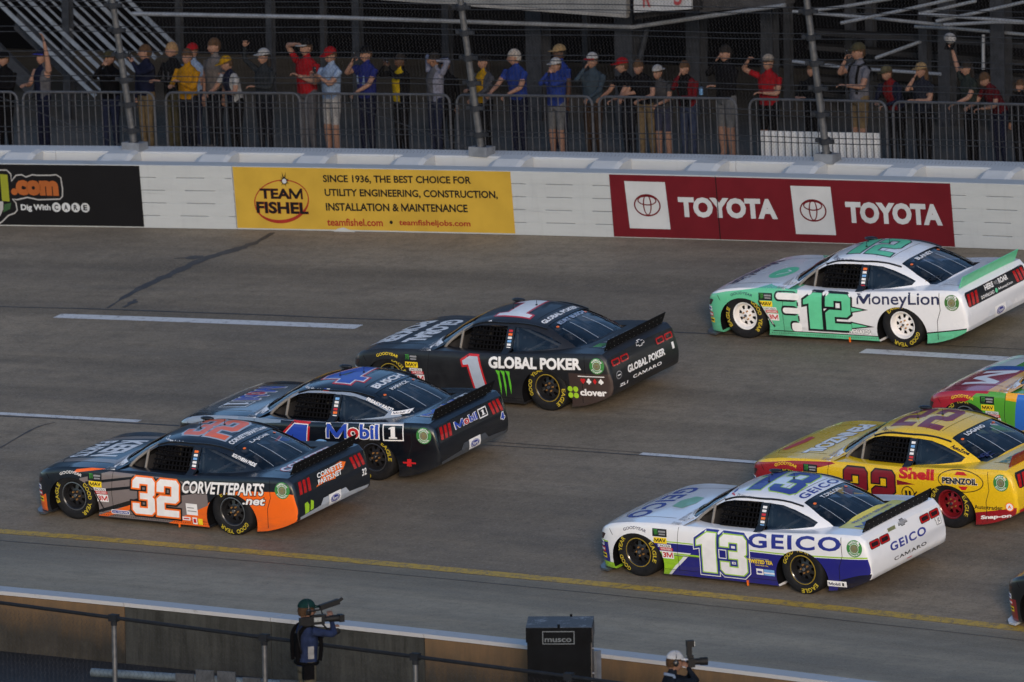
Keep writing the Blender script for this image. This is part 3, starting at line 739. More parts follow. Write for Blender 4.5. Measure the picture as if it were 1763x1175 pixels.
def asphalt(name,base,dark,speck=1.0):
    m,n,l,p=node_mat(name); g=n.new('ShaderNodeNewGeometry'); s=n.new('ShaderNodeSeparateXYZ'); l.new(g.outputs['Position'],s.inputs[0])
    x,y,z=s.outputs; yl=nmath(n,l,'ADD',y,nmath(n,l,'MULTIPLY',nmath(n,l,'MULTIPLY',x,x),KC/2))
    cv=n.new('ShaderNodeCombineXYZ'); l.new(nmath(n,l,'MULTIPLY',x,.10),cv.inputs[0]); l.new(yl,cv.inputs[1])
    st=noise(n,l,cv.outputs[0],1.1,8,.68)                                  # streaks along the racing line
    st2=noise(n,l,cv.outputs[0],6.0,4,.6)
    big=noise(n,l,g.outputs['Position'],.16,5,.6); fine=noise(n,l,g.outputs['Position'],26,3,.75); mid=noise(n,l,g.outputs['Position'],5.5,6,.7)
    c=mixc(n,l,mrange(n,l,st,.38,.62,0,1),dark,base)
    c=mixc(n,l,mrange(n,l,big,.42,.58,0,.7),c,tuple(v*1.22 for v in base))
    c=mixc(n,l,mrange(n,l,st2,.50,.72,0,.35),c,tuple(v*.66 for v in dark))
    cv2=n.new('ShaderNodeCombineXYZ'); l.new(nmath(n,l,'MULTIPLY',x,.035),cv2.inputs[0]); l.new(yl,cv2.inputs[1]); st3=noise(n,l,cv2.outputs[0],14,3,.6); c=mixc(n,l,mrange(n,l,st3,.56,.72,0,.22),c,tuple(v*.55 for v in dark))
    cv4=n.new('ShaderNodeCombineXYZ'); l.new(nmath(n,l,'MULTIPLY',x,.02),cv4.inputs[0]); l.new(yl,cv4.inputs[1]); ln_=noise(n,l,cv4.outputs[0],.55,3,.5); c=mixc(n,l,mrange(n,l,ln_,.47,.62,0,.55),c,tuple(v*.62 for v in dark))   # rubbered lanes
    mo=noise(n,l,g.outputs['Position'],1.3,7,.72); c=mixc(n,l,mrange(n,l,mo,.50,.66,0,.4),c,tuple(v*.70 for v in dark)); c=mixc(n,l,mrange(n,l,mo,.46,.32,0,.35),c,tuple(v*1.3 for v in base))
    c=mixc(n,l,mrange(n,l,mid,.45,.72,0,.5),c,tuple(v*.75 for v in dark))
    c=mixc(n,l,mrange(n,l,fine,.56,.74,0,.55*speck),c,(.34,.30,.25))
    c=mixc(n,l,mrange(n,l,fine,.44,.26,0,.65*speck),c,(.02,.02,.021))
    l.new(c,p.inputs['Base Color']); l.new(mrange(n,l,st,.3,.7,.62,.80),p.inputs['Roughness']); p.inputs['Specular IOR Level'].default_value=.15
    b=n.new('ShaderNodeBump'); b.inputs['Strength'].default_value=.35; b.inputs['Distance'].default_value=.012; l.new(fine,b.inputs['Height']); l.new(b.outputs[0],p.inputs['Normal'])
    return m
def worn_paint(name,col,under,wear=.5,sc=9):
    m,n,l,p=node_mat(name); g=n.new('ShaderNodeNewGeometry'); a=noise(n,l,g.outputs['Position'],sc,8,.7); b=noise(n,l,g.outputs['Position'],40,3,.7)
    f=nmath(n,l,'ADD',nmath(n,l,'MULTIPLY',a,.7),nmath(n,l,'MULTIPLY',b,.3))
    l.new(mixc(n,l,mrange(n,l,f,wear,wear+.12,0,.85),col,under),p.inputs['Base Color']); p.inputs['Roughness'].default_value=.7; return m
ASPH=asphalt('asphalt_track',(.225,.180,.127),(.150,.123,.092)); APRON=asphalt('asphalt_apron',(.310,.252,.175),(.234,.194,.140),1.2); INFIELD=asphalt('asphalt_infield',(.032,.032,.034),(.017,.017,.019),.5)
def strip(name,xs,ya,yb,m,dz,parent=None,n=3):
    """sheet between two lane coordinates (numbers or functions of x)"""
    fa=ya if callable(ya) else (lambda x:ya); fb=yb if callable(yb) else (lambda x:yb)
    b=MB(); v=[];f=[]
    for x in xs:
        for k in range(n): t=k/(n-1); v.append(S(x,fa(x)*(1-t)+fb(x)*t,dz))
    for i in range(len(xs)-1):
        for k in range(n-1): f.append((i*n+k,(i+1)*n+k,(i+1)*n+k+1,i*n+k+1))
    b.add(v,f,m); return b.obj(name,parent=parent)
XS=[-90+k for k in range(181)]
def sheet(name,xs,yls,m,dz=0.0):
    b=MB(); v=[S(x,y,dz) for x in xs for y in yls]; n=len(yls)
    b.add(v,[(i*n+j,(i+1)*n+j,(i+1)*n+j+1,i*n+j+1) for i in range(len(xs)-1) for j in range(n-1)],m); return b.obj(name)
track=tag(sheet('track',XS,[0,2,4,6,8,10,12,14,16.9],ASPH),kind='structure')
apron=tag(sheet('apron',XS,[YN,-6,-4,-2,0],APRON),kind='structure')
gb=MB(); gb.add([(-900,-900,-.02),(900,-900,-.02),(900,900,-.02),(-900,900,-.02)],[(0,1,2,3)],INFIELD); tag(gb.obj('ground'),kind='structure')
def xs_between(a,b,st=.25): n=max(2,int((b-a)/st)+1); return [a+(b-a)*k/(n-1) for k in range(n)]
WHITELINE=worn_paint('line_white',(.50,.50,.50),(.12,.11,.105),.52); YELLOWLINE=worn_paint('line_yellow',(.42,.27,.035),(.15,.12,.08),.47,10); SEAM=mat('seam_tar',(.018,.018,.02),.55,var=.3); SKID=worn_paint('tyre_mark',(.036,.034,.034),(.07,.065,.06),.50,5)
def xt(px,py): return at_track(px,py)[0]
for a,b,w in (((95,546),(615,565),.24),((1485,605),(2100,632),.22)):
    strip('lane_dash',xs_between(xt(*a),xt(*b)),YU-w/2,YU+w/2,WHITELINE,.005,track)
for a,b,w in (((-260,702),(240,726),.13),((1105,781),(1600,815),.11)):
    strip('lane_dash',xs_between(xt(*a),xt(*b)),YL-w/2,YL+w/2,WHITELINE,.005,track)
strip('edge_line',XS,.0,.20,YELLOWLINE,.006,track)
rnd=random.Random(3)
def wob(y,amp,seed):
    r=random.Random(seed); ph=[r.uniform(0,6.28) for _ in range(4)]; fr=[.13,.37,.9,2.3]
    return lambda x: y+amp*sum(math.sin(f*x+p)/(k+1) for k,(f,p) in enumerate(zip(fr,ph)))
for y,w,sd,x0,x1 in ((11.55,.035,1,-60,60),(5.60,.03,2,-60,4.8),(5.72,.025,3,-2,60),(-.55,.02,4,-60,60),(-7.0,.03,5,-60,60)):
    f=wob(y,.03,sd); g=wob(w,w*.35,sd+9); strip('tar_seam',xs_between(x0,x1,.3),lambda x:f(x)-abs(g(x))/2,lambda x:f(x)+abs(g(x))/2,SEAM,.004,track,2)
def blob(name,pts,widths,m,dz,parent):
    """band across the track drawn through picture-located ground points"""
    P=[at_track(*q) for q in pts]; P=[(p.x,p.y) for p in catmull([Vector((a,b,0)) for a,b in P],6)]
    W=[widths[min(int(i*len(widths)/len(P)),len(widths)-1)]*(1+.35*rnd.uniform(-1,1)) for i in range(len(P))]
    v,f=stroke(P,W); b=MB(); b.add([S(x,y,dz) for x,y in v],f,m); return b.obj(name,parent=parent)
blob('tyre_mark',[(470,401),(440,418),(400,432),(350,447),(300,470),(250,493),(215,512),(185,531)],[.10,.18,.22,.18,.20,.15,.10,.04],SKID,.004,track)
blob('tyre_mark',[(300,446),(330,444),(360,445)],[.05,.20,.10],SKID,.0055,track)
blob('tyre_mark',[(212,530),(228,522),(233,516)],[.06,.14,.05],SKID,.0055,track)
blob('tyre_mark',[(0,772),(60,738),(95,728)],[.03,.04,.02],SKID,.0055,track)
# ---- inside wall along the apron (concrete, white painted top)
def concrete(name,base,stain,sc=1.2,streak=6.0,amt=.8,top_tone=None):
    m,n,l,p=node_mat(name); tc=n.new('ShaderNodeTexCoord'); mp=n.new('ShaderNodeMapping'); mp.inputs['Scale'].default_value=(streak,streak,.55); l.new(tc.outputs['Object'],mp.inputs['Vector'])
    a=noise(n,l,mp.outputs[0],1.0,9,.72); b=noise(n,l,tc.outputs['Object'],sc,8,.7); f=noise(n,l,tc.outputs['Object'],38,4,.75); b2=noise(n,l,tc.outputs['Object'],4.5,6,.7)
    c=mixc(n,l,mrange(n,l,a,.40,.62,0,amt),base,stain); c=mixc(n,l,mrange(n,l,b,.42,.62,0,.6),c,tuple(v*.55 for v in base)); c=mixc(n,l,mrange(n,l,b2,.5,.72,0,.5),c,tuple(v*1.35 for v in base))
    if top_tone:                                                        # brown tone, stronger towards the top edge and broken by noise
        s=n.new('ShaderNodeSeparateXYZ'); l.new(tc.outputs['Object'],s.inputs[0])
        k=nmath(n,l,'ADD',mrange(n,l,s.outputs[2],.0,.75,0,.42),nmath(n,l,'ADD',nmath(n,l,'MULTIPLY',a,.55),nmath(n,l,'MULTIPLY',b,.45)))
        c=mixc(n,l,mrange(n,l,k,.62,.98,0,1),c,top_tone)
    c=mixc(n,l,mrange(n,l,f,.52,.8,0,.35),c,tuple(v*1.5 for v in base)); c=mixc(n,l,mrange(n,l,f,.42,.25,0,.4),c,tuple(v*.4 for v in base))
    l.new(c,p.inputs['Base Color']); p.inputs['Roughness'].default_value=.9; p.inputs['Specular IOR Level'].default_value=.1
    bp=n.new('ShaderNodeBump'); bp.inputs['Strength'].default_value=.5; bp.inputs['Distance'].default_value=.012; l.new(f,bp.inputs['Height']); l.new(bp.outputs[0],p.inputs['Normal']); return m
CONC=concrete('wall_concrete',(.050,.051,.047),(.020,.020,.018)); CONCR=concrete('wall_concrete_brown',(.050,.045,.038),(.020,.019,.016),.8,3.5,.8,(.155,.098,.053)); TOPW=worn_paint('wall_top_white',(.38,.38,.385),(.22,.21,.2),.56)
pit=empty('inside_wall'); tag(pit,'low concrete wall with a white painted top along the apron','wall')
jx=[-24,-19.5,-15]+[at_z(px,1060,0.8).x for px in ()]
def nx_at(px):
    a,b=-30,30
    for _ in range(50):
        m_=(a+b)/2
        if project(S(m_,YN-.30,.6))[0]<px: a=m_
        else: b=m_
    return (a+b)/2
joints=[nx_at(p) for p in (-900,-520,-160,217,470,735,1000,1200,1440,1800,2200)]
def pit_panel(a,b,brown_top):
    m=MB(); xs=xs_between(a+.006,b-.006,.4); v=[]; prof=[(0,-.2),(0,.735),(-.02,.75),(-.30,.75),(-.32,.735),(-.32,-.2)]
    for x in xs:
        t=tang(x); o=Vector((-t.y,t.x,0))
        for d,z in prof: v.append(S(x,YN)+o*d+Vector((0,0,z)))
    n=len(prof); f=[(i*n+k,(i+1)*n+k,(i+1)*n+k+1,i*n+k+1) for i in range(len(xs)-1) for k in range(n-1)]; f+=[tuple(range(n)),tuple((len(xs)-1)*n+k for k in range(n-1,-1,-1))]
    m.add(v,f,CONCR if brown_top else CONC); o=m.obj('wall_panel',parent=pit)
    m=MB(); v=[]; prof=[(.012,.748),(.012,.80),(-.335,.80),(-.335,.748)]
    for x in xs:
        t=tang(x); q=Vector((-t.y,t.x,0))
        for d,z in prof: v.append(S(x,YN)+q*d+Vector((0,0,z)))
    n=4; f=[(i*n+k,(i+1)*n+k,(i+1)*n+(k+1)%n,i*n+(k+1)%n) for i in range(len(xs)-1) for k in range(n)]; f+=[(0,1,2,3),tuple((len(xs)-1)*n+k for k in (3,2,1,0))]
    m.add(v,f,TOPW); m.obj('coping',parent=o)
for i in range(len(joints)-1): pit_panel(joints[i],joints[i+1],i in (2,5,6,7))
# ---- outside wall: steel tube barrier, brackets, concrete wall
def wallpaint(name,col):
    m,n,l,p=node_mat(name); tc=n.new('ShaderNodeTexCoord'); mp=n.new('ShaderNodeMapping'); mp.inputs['Scale'].default_value=(.7,.7,3.5); l.new(tc.outputs['Object'],mp.inputs['Vector'])
    a=noise(n,l,mp.outputs[0],1.3,8,.7); b=noise(n,l,tc.outputs['Object'],9,6,.7); mp2=n.new('ShaderNodeMapping'); mp2.inputs['Scale'].default_value=(9,9,.5); l.new(tc.outputs['Object'],mp2.inputs['Vector']); d=noise(n,l,mp2.outputs[0],1,6,.7)
    c=mixc(n,l,mrange(n,l,a,.45,.70,0,.35),col,tuple(v*.75 for v in col)); c=mixc(n,l,mrange(n,l,b,.64,.84,0,.35),c,(.20,.19,.18)); c=mixc(n,l,mrange(n,l,d,.54,.74,0,.22),c,tuple(v*.65 for v in col))
    mp3=n.new('ShaderNodeMapping'); mp3.inputs['Scale'].default_value=(.22,.22,7.0); l.new(tc.outputs['Object'],mp3.inputs['Vector']); s3=noise(n,l,mp3.outputs[0],1.6,9,.75)
    c=mixc(n,l,mrange(n,l,s3,.60,.74,0,.55),c,(.07,.068,.066))          # rubber scrapes along the wall
    l.new(c,p.inputs['Base Color']); p.inputs['Roughness'].default_value=.6; p.inputs['Specular IOR Level'].default_value=.25; return m
WP=wallpaint('barrier_white',(.36,.385,.40)); WP2=wallpaint('wall_white',(.40,.425,.45)); BOARD=(lambda c:wallpaint('banner_'+c[0],c[1]))  # whites set below real paint, with far-side shade painted into them
def wall_sweep(b,xs,prof,m,closed=True):
    n=len(prof); v=[wallp(x,h,d) for x in xs for d,h in prof]
    f=[(i*n+k,(i+1)*n+k,(i+1)*n+(k+1)%n,i*n+(k+1)%n) for i in range(len(xs)-1) for k in range(n if closed else n-1)]
    if closed: f+=[tuple(range(n)),tuple((len(xs)-1)*n+k for k in range(n-1,-1,-1))]
    b.add(v,f,m)
barrier=empty('tube_barrier'); tag(barrier,'white steel tube crash barrier along the outside of the track','barrier')
bj=[wall_x(p) for p in (-1290,-440,408,1240,2090,2900)]
TH=1.0416/5
for i in range(len(bj)-1):
    a,b=bj[i]+.008,bj[i+1]-.008; xs=xs_between(a,b,.5)
    for k in range(5):
        h0=.004+k*TH; h1=h0+TH-.007; e=.006
        q=MB(); wall_sweep(q,xs,[(0,h0+e),(0,h1-e),(e,h1),(.27,h1),(.28,h1-e),(.28,h0+e),(.27,h0),(e,h0)],WP); tb=q.obj('barrier_tube',parent=barrier,smooth=20)
        if k<4:                                                     # stitch welds across the joint above this tube
            q=MB(); x=a+.10
            while x<b-.3: 
                wall_sweep(q,[x,x+.36],[(.0015,h1-.010),(.0015,h1+.017),(.03,h1+.017),(.03,h1-.010)],WP); x+=.86+rnd.uniform(-.05,.05)
            o=q.obj('weld',parent=tb); o['kind']='stuff'
outer=empty('outside_wall'); tag(outer,'white concrete retaining wall behind the tube barrier','wall')
cj=[wall_x(p) for p in (-1500,-650,60,640,1225,1800,2400,3100)]
for i in range(len(cj)-1):
    q=MB(); wall_sweep(q,xs_between(cj[i]+.004,cj[i+1]-.004,.5),[(.92,-.3),(.92,1.015),(.94,1.04),(1.28,1.05),(1.30,1.035),(1.30,-.3)],WP2); q.obj('wall_panel',parent=outer)
for k in range(-6,19):
    x=wall_x(345+168*k-167)
    q=MB(); v=[]
    for xx,s in ((x-.32,.94),(x-.20,1.0),(x+.22,1.0),(x+.30,.97)):
        v+=[wallp(xx,.50,.285),wallp(xx,.50,.915),wallp(xx,1.075*s,.915),wallp(xx,1.07*s,.66),wallp(xx,.93*s,.285)]
    f=[(i*5+j,i*5+(j+1)%5,(i+1)*5+(j+1)%5,(i+1)*5+j) for i in range(3) for j in range(5)]+[(4,3,2,1,0),(15,16,17,18,19)]
    q.add(v,f,WP2); o=q.obj('barrier_bracket',parent=barrier)
# ---- banners on the barrier
def m_wall(u,v,off): return wallp(u,v,-off)
def wx(px,h):           # wall coordinate at picture column px at height h
    a,b=-30,30
    for _ in range(50):
        m_=(a+b)/2
        if project(wallp(m_,h))[0]<px: a=m_
        else: b=m_
    return (a+b)/2
def wuv(px,py):         # picture point -> wall coordinates
    u=wall_x(px); h=.5
    for _ in range(8):
        h+= (project(wallp(u,h))[1]-py)/112.; u=wx(px,h)
    return u,h
def wtxt(s,p0,p1,p2,m,outline=None,ow=.03,bold=.02,shear=0.0):
    """text whose lower-left is at picture p0, lower-right at p1, cap top-left at p2"""
    a=wuv(*p0);b=wuv(*p1);c_=wuv(*p2); return txt(s,a[0],b[0],a[1],c_[1],m,outline,ow,bold,shear,(b[1]-a[1])/(b[0]-a[0]))
def banner(name,label,pxs,m,h0,h1):
    a,b=[(wx(p,.05)+wx(p,1.0))/2 for p in pxs]
    q=MB(); wall_sweep(q,xs_between(a,b,.4),[(-.006,h0),(-.006,h1),(.003,h1),(.003,h0)],m); o=q.obj(name); tag(o,label,'banner'); return o
def bink(n,c): return mat('banner_'+n,c,.7,spec=.12,var=.10,vscale=2.2)
BBK=bink('black',(.006,.006,.007)); BYL=bink('yellow',(.40,.26,.035)); BRD=bink('red',(.105,.008,.013)); BWH=bink('white',(.40,.42,.44)); BOR=bink('orange',(.26,.075,.02)); BLM=bink('lime',(.19,.21,.02)); BGR=bink('grey',(.28,.28,.28)); BRT=bink('redtext',(.24,.022,.015)); BDK=bink('dark',(.008,.008,.009)); BGN=bink('green',(.03,.07,.03))
ob=banner('wall_banner','black wall banner with orange .com lettering at the left edge',(-420,244),BBK,.025,1.025)
def wl(name,layers,parent,grid=.5,base=.009): return lay(name,layers,m_wall,grid,parent,step=.0015,base=base)
def P2(*pts): return [wuv(*q) for q in pts]
wl('banner_logo',[(stroke(P2((-30,300),(-6,293),(12,293),(19,300),(20,312),(28,302),(38,301),(45,305),(56,301),(64,302),(86,302),(97,301),(105,306),(108,325),(108,338),(104,343),(66,344),(48,340),(30,344),(22,343),(28,350),(30,362),(26,367),(15,371),(4,382),(-20,396)),.022),BGR)],ob)
wl('banner_lettering',wtxt('1',(4,346),(17,347),(3,300),BLM,bold=.06),ob)
wl('banner_lettering',wtxt('.com',(20,336),(102,338),(22,309),BOR,bold=.075),ob)
wl('banner_logo',[(poly(P2((0,347),(6,347),(6,360),(1,372),(-6,372))),BGR),(poly(P2((8,352),(20,349),(18,360),(6,366))),BGN)],ob)
wl('banner_lettering',wtxt('Dig With',(37,365),(88,365),(38,352),BWH,bold=.035),ob)
for k,ch in enumerate('CARE'):
    cx=97.5+16.6*k; a=wuv(cx,357+k*.25); r=.078
    L=[(disc(a[0],a[1],r,n=24),BWH)]+txt(ch,a[0]-.036,a[0]+.036,a[1]-.045,a[1]+.045,BDK,bold=.04)
    wl('banner_lettering',L,ob)
oy=banner('wall_banner','yellow wall banner for utility engineering with black and red lettering',(405,883),BYL,.03,1.03)
c0=wuv(485,344); th=R(14)
E=[]
for k in range(46):
    t=R(70+k*8); x=.50*math.cos(t); y=.34*math.sin(t); E.append((c0[0]+x*math.cos(th)-y*math.sin(th)*.6,c0[1]+x*math.sin(th)*.7+y*math.cos(th)-.02))
wl('banner_logo',[(stroke(E,[.018+.040*max(0,math.sin(R(-70-k*8)))**1.5 for k in range(46)]),BRT)],oy,base=.008)
wl('banner_lettering',wtxt('TEAM',(449,342),(522,343),(447,324),BDK,BRT,.015,.035),oy,base=.011); wl('banner_lettering',wtxt('FISHEL',(443,367),(532,369),(443,347),BDK,BRT,.015,.035),oy,base=.011)
s0=wuv(490,312); sp=[]
for k in range(14):
    t=2*math.pi*k/14; r=.10 if k%2 else .075
    if k in (3,4): r=.16
    sp.append(poly([(s0[0]+.02*math.cos(t+1.57),s0[1]+.02*math.sin(t+1.57)),(s0[0]+r*math.cos(t),s0[1]+r*math.sin(t)),(s0[0]+.02*math.cos(t-1.57),s0[1]+.02*math.sin(t-1.57))]))
wl('banner_logo',[(merge(*sp),BDK),(disc(s0[0],s0[1],.038),BWH)],oy,base=.010)
for s,a,b,c_,m,bo in (('SINCE 1936, THE BEST CHOICE FOR',(557,316),(812,319),(556,301),BDK,.030),('UTILITY ENGINEERING, CONSTRUCTION,',(560,340),(858,344),(559,325),BDK,.030),('INSTALLATION & MAINTENANCE',(562,363),(806,366),(561,349),BDK,.030),('teamfishel.com',(564,389),(660,390),(563,376),BRT,.025),('teamfisheljobs.com',(688,391),(811,393),(687,378),BRT,.025)):
    wl('banner_lettering',wtxt(s,a,b,c_,m,bold=bo),oy)
d0=wuv(674,383); wl('banner_lettering',[(disc(d0[0],d0[1],.03,n=12),BDK)],oy)
tear=P2((575,397),(582,394),(592,392),(600,395),(612,398),(612,401),(575,400)); wl('torn_corner',[(poly(tear),WP)],oy,base=.010)
orr=banner('wall_banner','dark red wall banner with two white emblem panels and white lettering',(1053,1640),BRD,.02,1.02)
def toyo(x0,y0,x1,y1,x2,y2):
    a=wuv(x0,y0);b=wuv(x1,y1);c_=wuv(x2,y2); P=[a,b,(b[0]+c_[0]-a[0],b[1]+c_[1]-a[1]),c_]
    wl('emblem_panel',[(poly(P),BWH)],orr,base=.008)
    cx=(P[0][0]+P[2][0])/2; cy=(P[0][1]+P[2][1])/2
    wl('emblem',[(merge(ring(cx,cy,.215,.24,.155,.18,40),ring(cx,cy+.005,.055,.078,.15,.168,30),ring(cx,cy+.075,.15,.172,.06,.080,30)),BRD)],orr,base=.011)
toyo(1085,393,1155,395,1075,312); toyo(1371,403,1440,405,1361,320)
wl('banner_lettering',wtxt('TOYOTA',(1170,374),(1340,378),(1168,339),BWH,bold=.055),orr); wl('banner_lettering',wtxt('TOYOTA',(1458,384),(1624,389),(1456,347),BWH,bold=.055),orr)
xj=wall_x(1241); wl('panel_joint',[(rect(xj-.008,xj+.008,.02,1.02),BBK)],orr,base=.010)
# ================================================================== behind the outside wall
def zc(x): return wallp(x,.80,1.3).z
CONCOURSE=asphalt('asphalt_concourse',(.10,.09,.078),(.062,.057,.051),1.0)
cb=MB(); v=[];f=[]; xs=XS
for x in xs:
    for d in (1.28,3,6,10,20,45,120): p=wallp(x,.80,1.28); v.append((p.x+ (d-1.28)*KC*x,p.y+d-1.28,zc(x)))
n=7
for i in range(len(xs)-1):
    for k in range(n-1): f.append((i*n+k,(i+1)*n+k,(i+1)*n+k+1,i*n+k+1))
cb.add(v,f,CONCOURSE); tag(cb.obj('concourse'),kind='structure')
STEEL=mat('galvanised_steel',(.11,.115,.125),.5,.6,var=.25,vscale=12); STEELD=mat('dark_steel',(.020,.023,.029),.75,spec=.12,var=.3,vscale=8); STEELP=mat('pale_steel',(.16,.175,.20),.5,.2,var=.2,vscale=8)  # stand steel darker than real: shade behind the wall is in the colour
def along(px,d,py=200):
    """world x where picture column px meets the line d metres behind the wall, near row py"""
    P=at_y(px,py,YW+d-KC*2); 
    for _ in range(3): P=at_y(px,py,lane(YW,P.x)+d)
    return P.x
def gp(x,d,z=0.0): return Vector((x,lane(YW,x)+d,zc(x)+z))
def bgp(px,py,d):
    P=at_y(px,py,YW+d)
    for _ in range(4): P=at_y(px,py,lane(YW,P.x)+d)
    return P
# ---- catch fence
fence=empty('catch_fence'); tag(fence,'tall chain link catch fence with leaning posts and steel cables','fence')
def kid(o): o.parent=fence; return o
CPX=[.10,.34,.78,1.20,1.62,2.04,2.46,2.90]
def fpt(x,h,d=0.0):
    b=R(12.5); base=wallp(x,1.045,1.02+d); return base+Vector((0,-math.sin(b)*h,math.cos(b)*h))
for px in (-960,-360,232,825,1415,2010,2600):
    x=along(px+19,1.02,250)
    q=MB(); q.tube([fpt(x,0),fpt(x,1.4),fpt(x,4.2)],[.062,.056,.050],10,STEEL); o=kid(q.obj('post',smooth=40))
    for h in CPX:
        q=MB(); q.tube([fpt(x,h-.045),fpt(x,h+.045)],.088,10,STEELD); p=fpt(x,h); q.box((-.16,-.03,-.03),(.16,.03,.03),STEELD,Matrix.Translation(p)); q.obj('coupler',parent=o)
    q=MB(); p=fpt(x,.0); q.box((-.17,-.13,-.02),(.17,.13,.13),STEELP,Matrix.Translation(p)); q.obj('base_plate',parent=o)
for h in CPX[1:]:
    for dh in (-.035,.055):
        q=MB(); q.tube([fpt(x,h+dh+.012*math.sin(x*1.3+h)) for x in xs_between(-26,26,1.0)],.0075,5,STEELD); kid(q.obj('cable'))
for (x0,h0,x1,h1) in ((along(232,1.0),.06,along(30,1.0),.9),(along(825,1.0),.10,along(640,1.0),.75)):
    q=MB(); q.tube([fpt(x0,h0),fpt(x1,h1)],.007,5,STEELD); kid(q.obj('cable'))
LINK=mat('link_wire',(.03,.032,.038),.8,var=.1,spec=.1)
# chain link mesh: zigzag wires
q=MB(); cell=.062; x=-13.5; top=3.3; k=0
while x<15.5:
    n=int(top/(cell/2)); pts=[fpt(x+(cell/2 if (i+k)%2 else 0),i*cell/2,.03+(.004 if i%2 else -.004)) for i in range(n)]
    v=[];f=[]; r=.0023
    for p in pts: v+=[p+Vector((r,0,0)),p+Vector((-r*.5,r,0)),p+Vector((-r*.5,-r,0))]
    for i in range(n-1):
        for j in range(3): f.append((3*i+j,3*i+(j+1)%3,3*i+3+(j+1)%3,3*i+3+j))
    q.add(v,f,LINK); x+=cell; 
o=kid(q.obj('chain_link')); o['kind']='stuff'
# ---- crowd barricades
BARR=mat('barricade_steel',(.048,.052,.062),.6,spec=.25,var=.2,vscale=10)
BAR_ME=None
BD=1.85
def barricade(px0,px1,label):
    global BAR_ME
    x0,x1=along(px0,BD,160),along(px1,BD,160); a=gp(x0,BD); b=gp(x1,BD); L=(b-a).length; X=(b-a).normalized(); Z=Vector((0,0,1)); Y=Z.cross(X).normalized(); Z=X.cross(Y)
    M_=Matrix((X,Y,Z)).transposed().to_4x4(); M_.translation=a
    root=empty('crowd_barricade',M_); tag(root,label,'barricade','steel barricades in front of the crowd')
    q=MB(); r=.13; P=[(.0,0,.0),(.0,0,.12),(0,0,1.05-r)]+[(r-r*math.cos(R(t)),0,1.05-r+r*math.sin(R(t))) for t in (22,45,67,90)]+[(L-r+r*math.sin(R(t)),0,1.05-r+r*math.cos(R(t))) for t in (0,22,45,67,90)]+[(L,0,.12),(L,0,.0)]
    q.tube(P,.021,8,BARR); q.tube([(0,0,.14),(L,0,.14)],.019,8,BARR); q.obj('frame',parent=root,smooth=40)
    for xx in (.25,L-.25):
        q=MB(); q.tube([(xx,-.28,.02),(xx,0,.14),(xx,.28,.02)],.015,6,BARR); q.obj('foot',parent=root)
    if BAR_ME is None:
        q=MB(); q.tube([(0,0,.14),(0,0,1.04)],.009,6,BARR); BAR_ME=q.mesh('bar')
    n=int((L-.1)/.118); 
    for k in range(1,n+1):
        o=link('bar',BAR_ME,root); o.location=(k*L/(n+1),0,0)
spans=[(-215,32,'steel barricade at the far left edge in front of the man in black'),(42,268,'steel barricade in front of the waving fan in a blue cap'),(288,519,'steel barricade in front of the boy in the mustard hoodie'),(529,777,'steel barricade in front of the man in white shorts'),(789,1022,'steel barricade in front of the bald man in a blue shirt'),(1034,1270,'steel barricade in front of the fan in the red and black jersey'),(1293,1528,'steel barricade in front of the white board and the man in a red shirt'),(1540,1790,'steel barricade in front of the people at the right edge')]
for a,b,lb in spans: barricade(a,b,lb)
# white board leaning behind a barricade
a=along(1311,2.02,240); b=along(1516,2.02,240)
q=MB(); PA,PB=gp(a,2.02,.06),gp(b,2.02,.06); X=(PB-PA); L=X.length; X.normalize(); Y=Vector((0,0,1)).cross(X); M_=Matrix((X,Y,X.cross(Y))).transposed().to_4x4(); M_.translation=PA
q.box((0,0,0),(L,.03,.47),mat('board_white',(.44,.46,.49),.6,var=.1)); o=q.obj('white_board'); o.matrix_world=M_; tag(o,'plain white board standing behind the barricade and fence post','board')
# ---- grandstand behind the crowd
GCON=concrete('stand_concrete',(.016,.0165,.019),(.009,.009,.011)); GDARK=mat('stand_dark',(.0035,.0038,.005),1.0,spec=.02,var=.3,vscale=.6)  # near black, with the shade under the stand painted in
stand=empty('grandstand'); tag(stand,'dark grandstand understructure behind the spectators','grandstand')
def sbox(name,lo,hi,m,T=None): q=MB(); q.box(lo,hi,m,T); return q.obj(name,parent=stand)
zg=zc(0)
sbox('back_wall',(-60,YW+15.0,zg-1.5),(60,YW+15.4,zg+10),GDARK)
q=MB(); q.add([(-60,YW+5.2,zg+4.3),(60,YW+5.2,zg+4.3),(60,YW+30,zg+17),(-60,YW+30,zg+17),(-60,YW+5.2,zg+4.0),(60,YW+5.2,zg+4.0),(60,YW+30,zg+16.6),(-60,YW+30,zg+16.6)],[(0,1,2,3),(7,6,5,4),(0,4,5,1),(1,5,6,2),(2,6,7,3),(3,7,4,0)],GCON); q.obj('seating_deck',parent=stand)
def column(px,d,w,m=None,top=9,py0=None,py1=None):
    """upright steel column seen at picture column px; optional picture rows of its ends"""
    x=along(px,d,120); p=gp(x,d); z0=-.2; z1=top
    if py1 is not None: z1=bgp(px,py1,d).z-p.z
    if py0 is not None: z0=bgp(px,py0,d).z-p.z
    q=MB(); 
    for lo,hi in (((-w/2,-w/2,z0),(w/2,-w/2+.012,z1)),((-w/2,w/2-.012,z0),(w/2,w/2,z1)),((-.006,-w/2+.012,z0),(.006,w/2-.012,z1))): q.box(lo,hi,m or STEELD,Matrix.Translation(p))
    return q.obj('column',parent=stand)
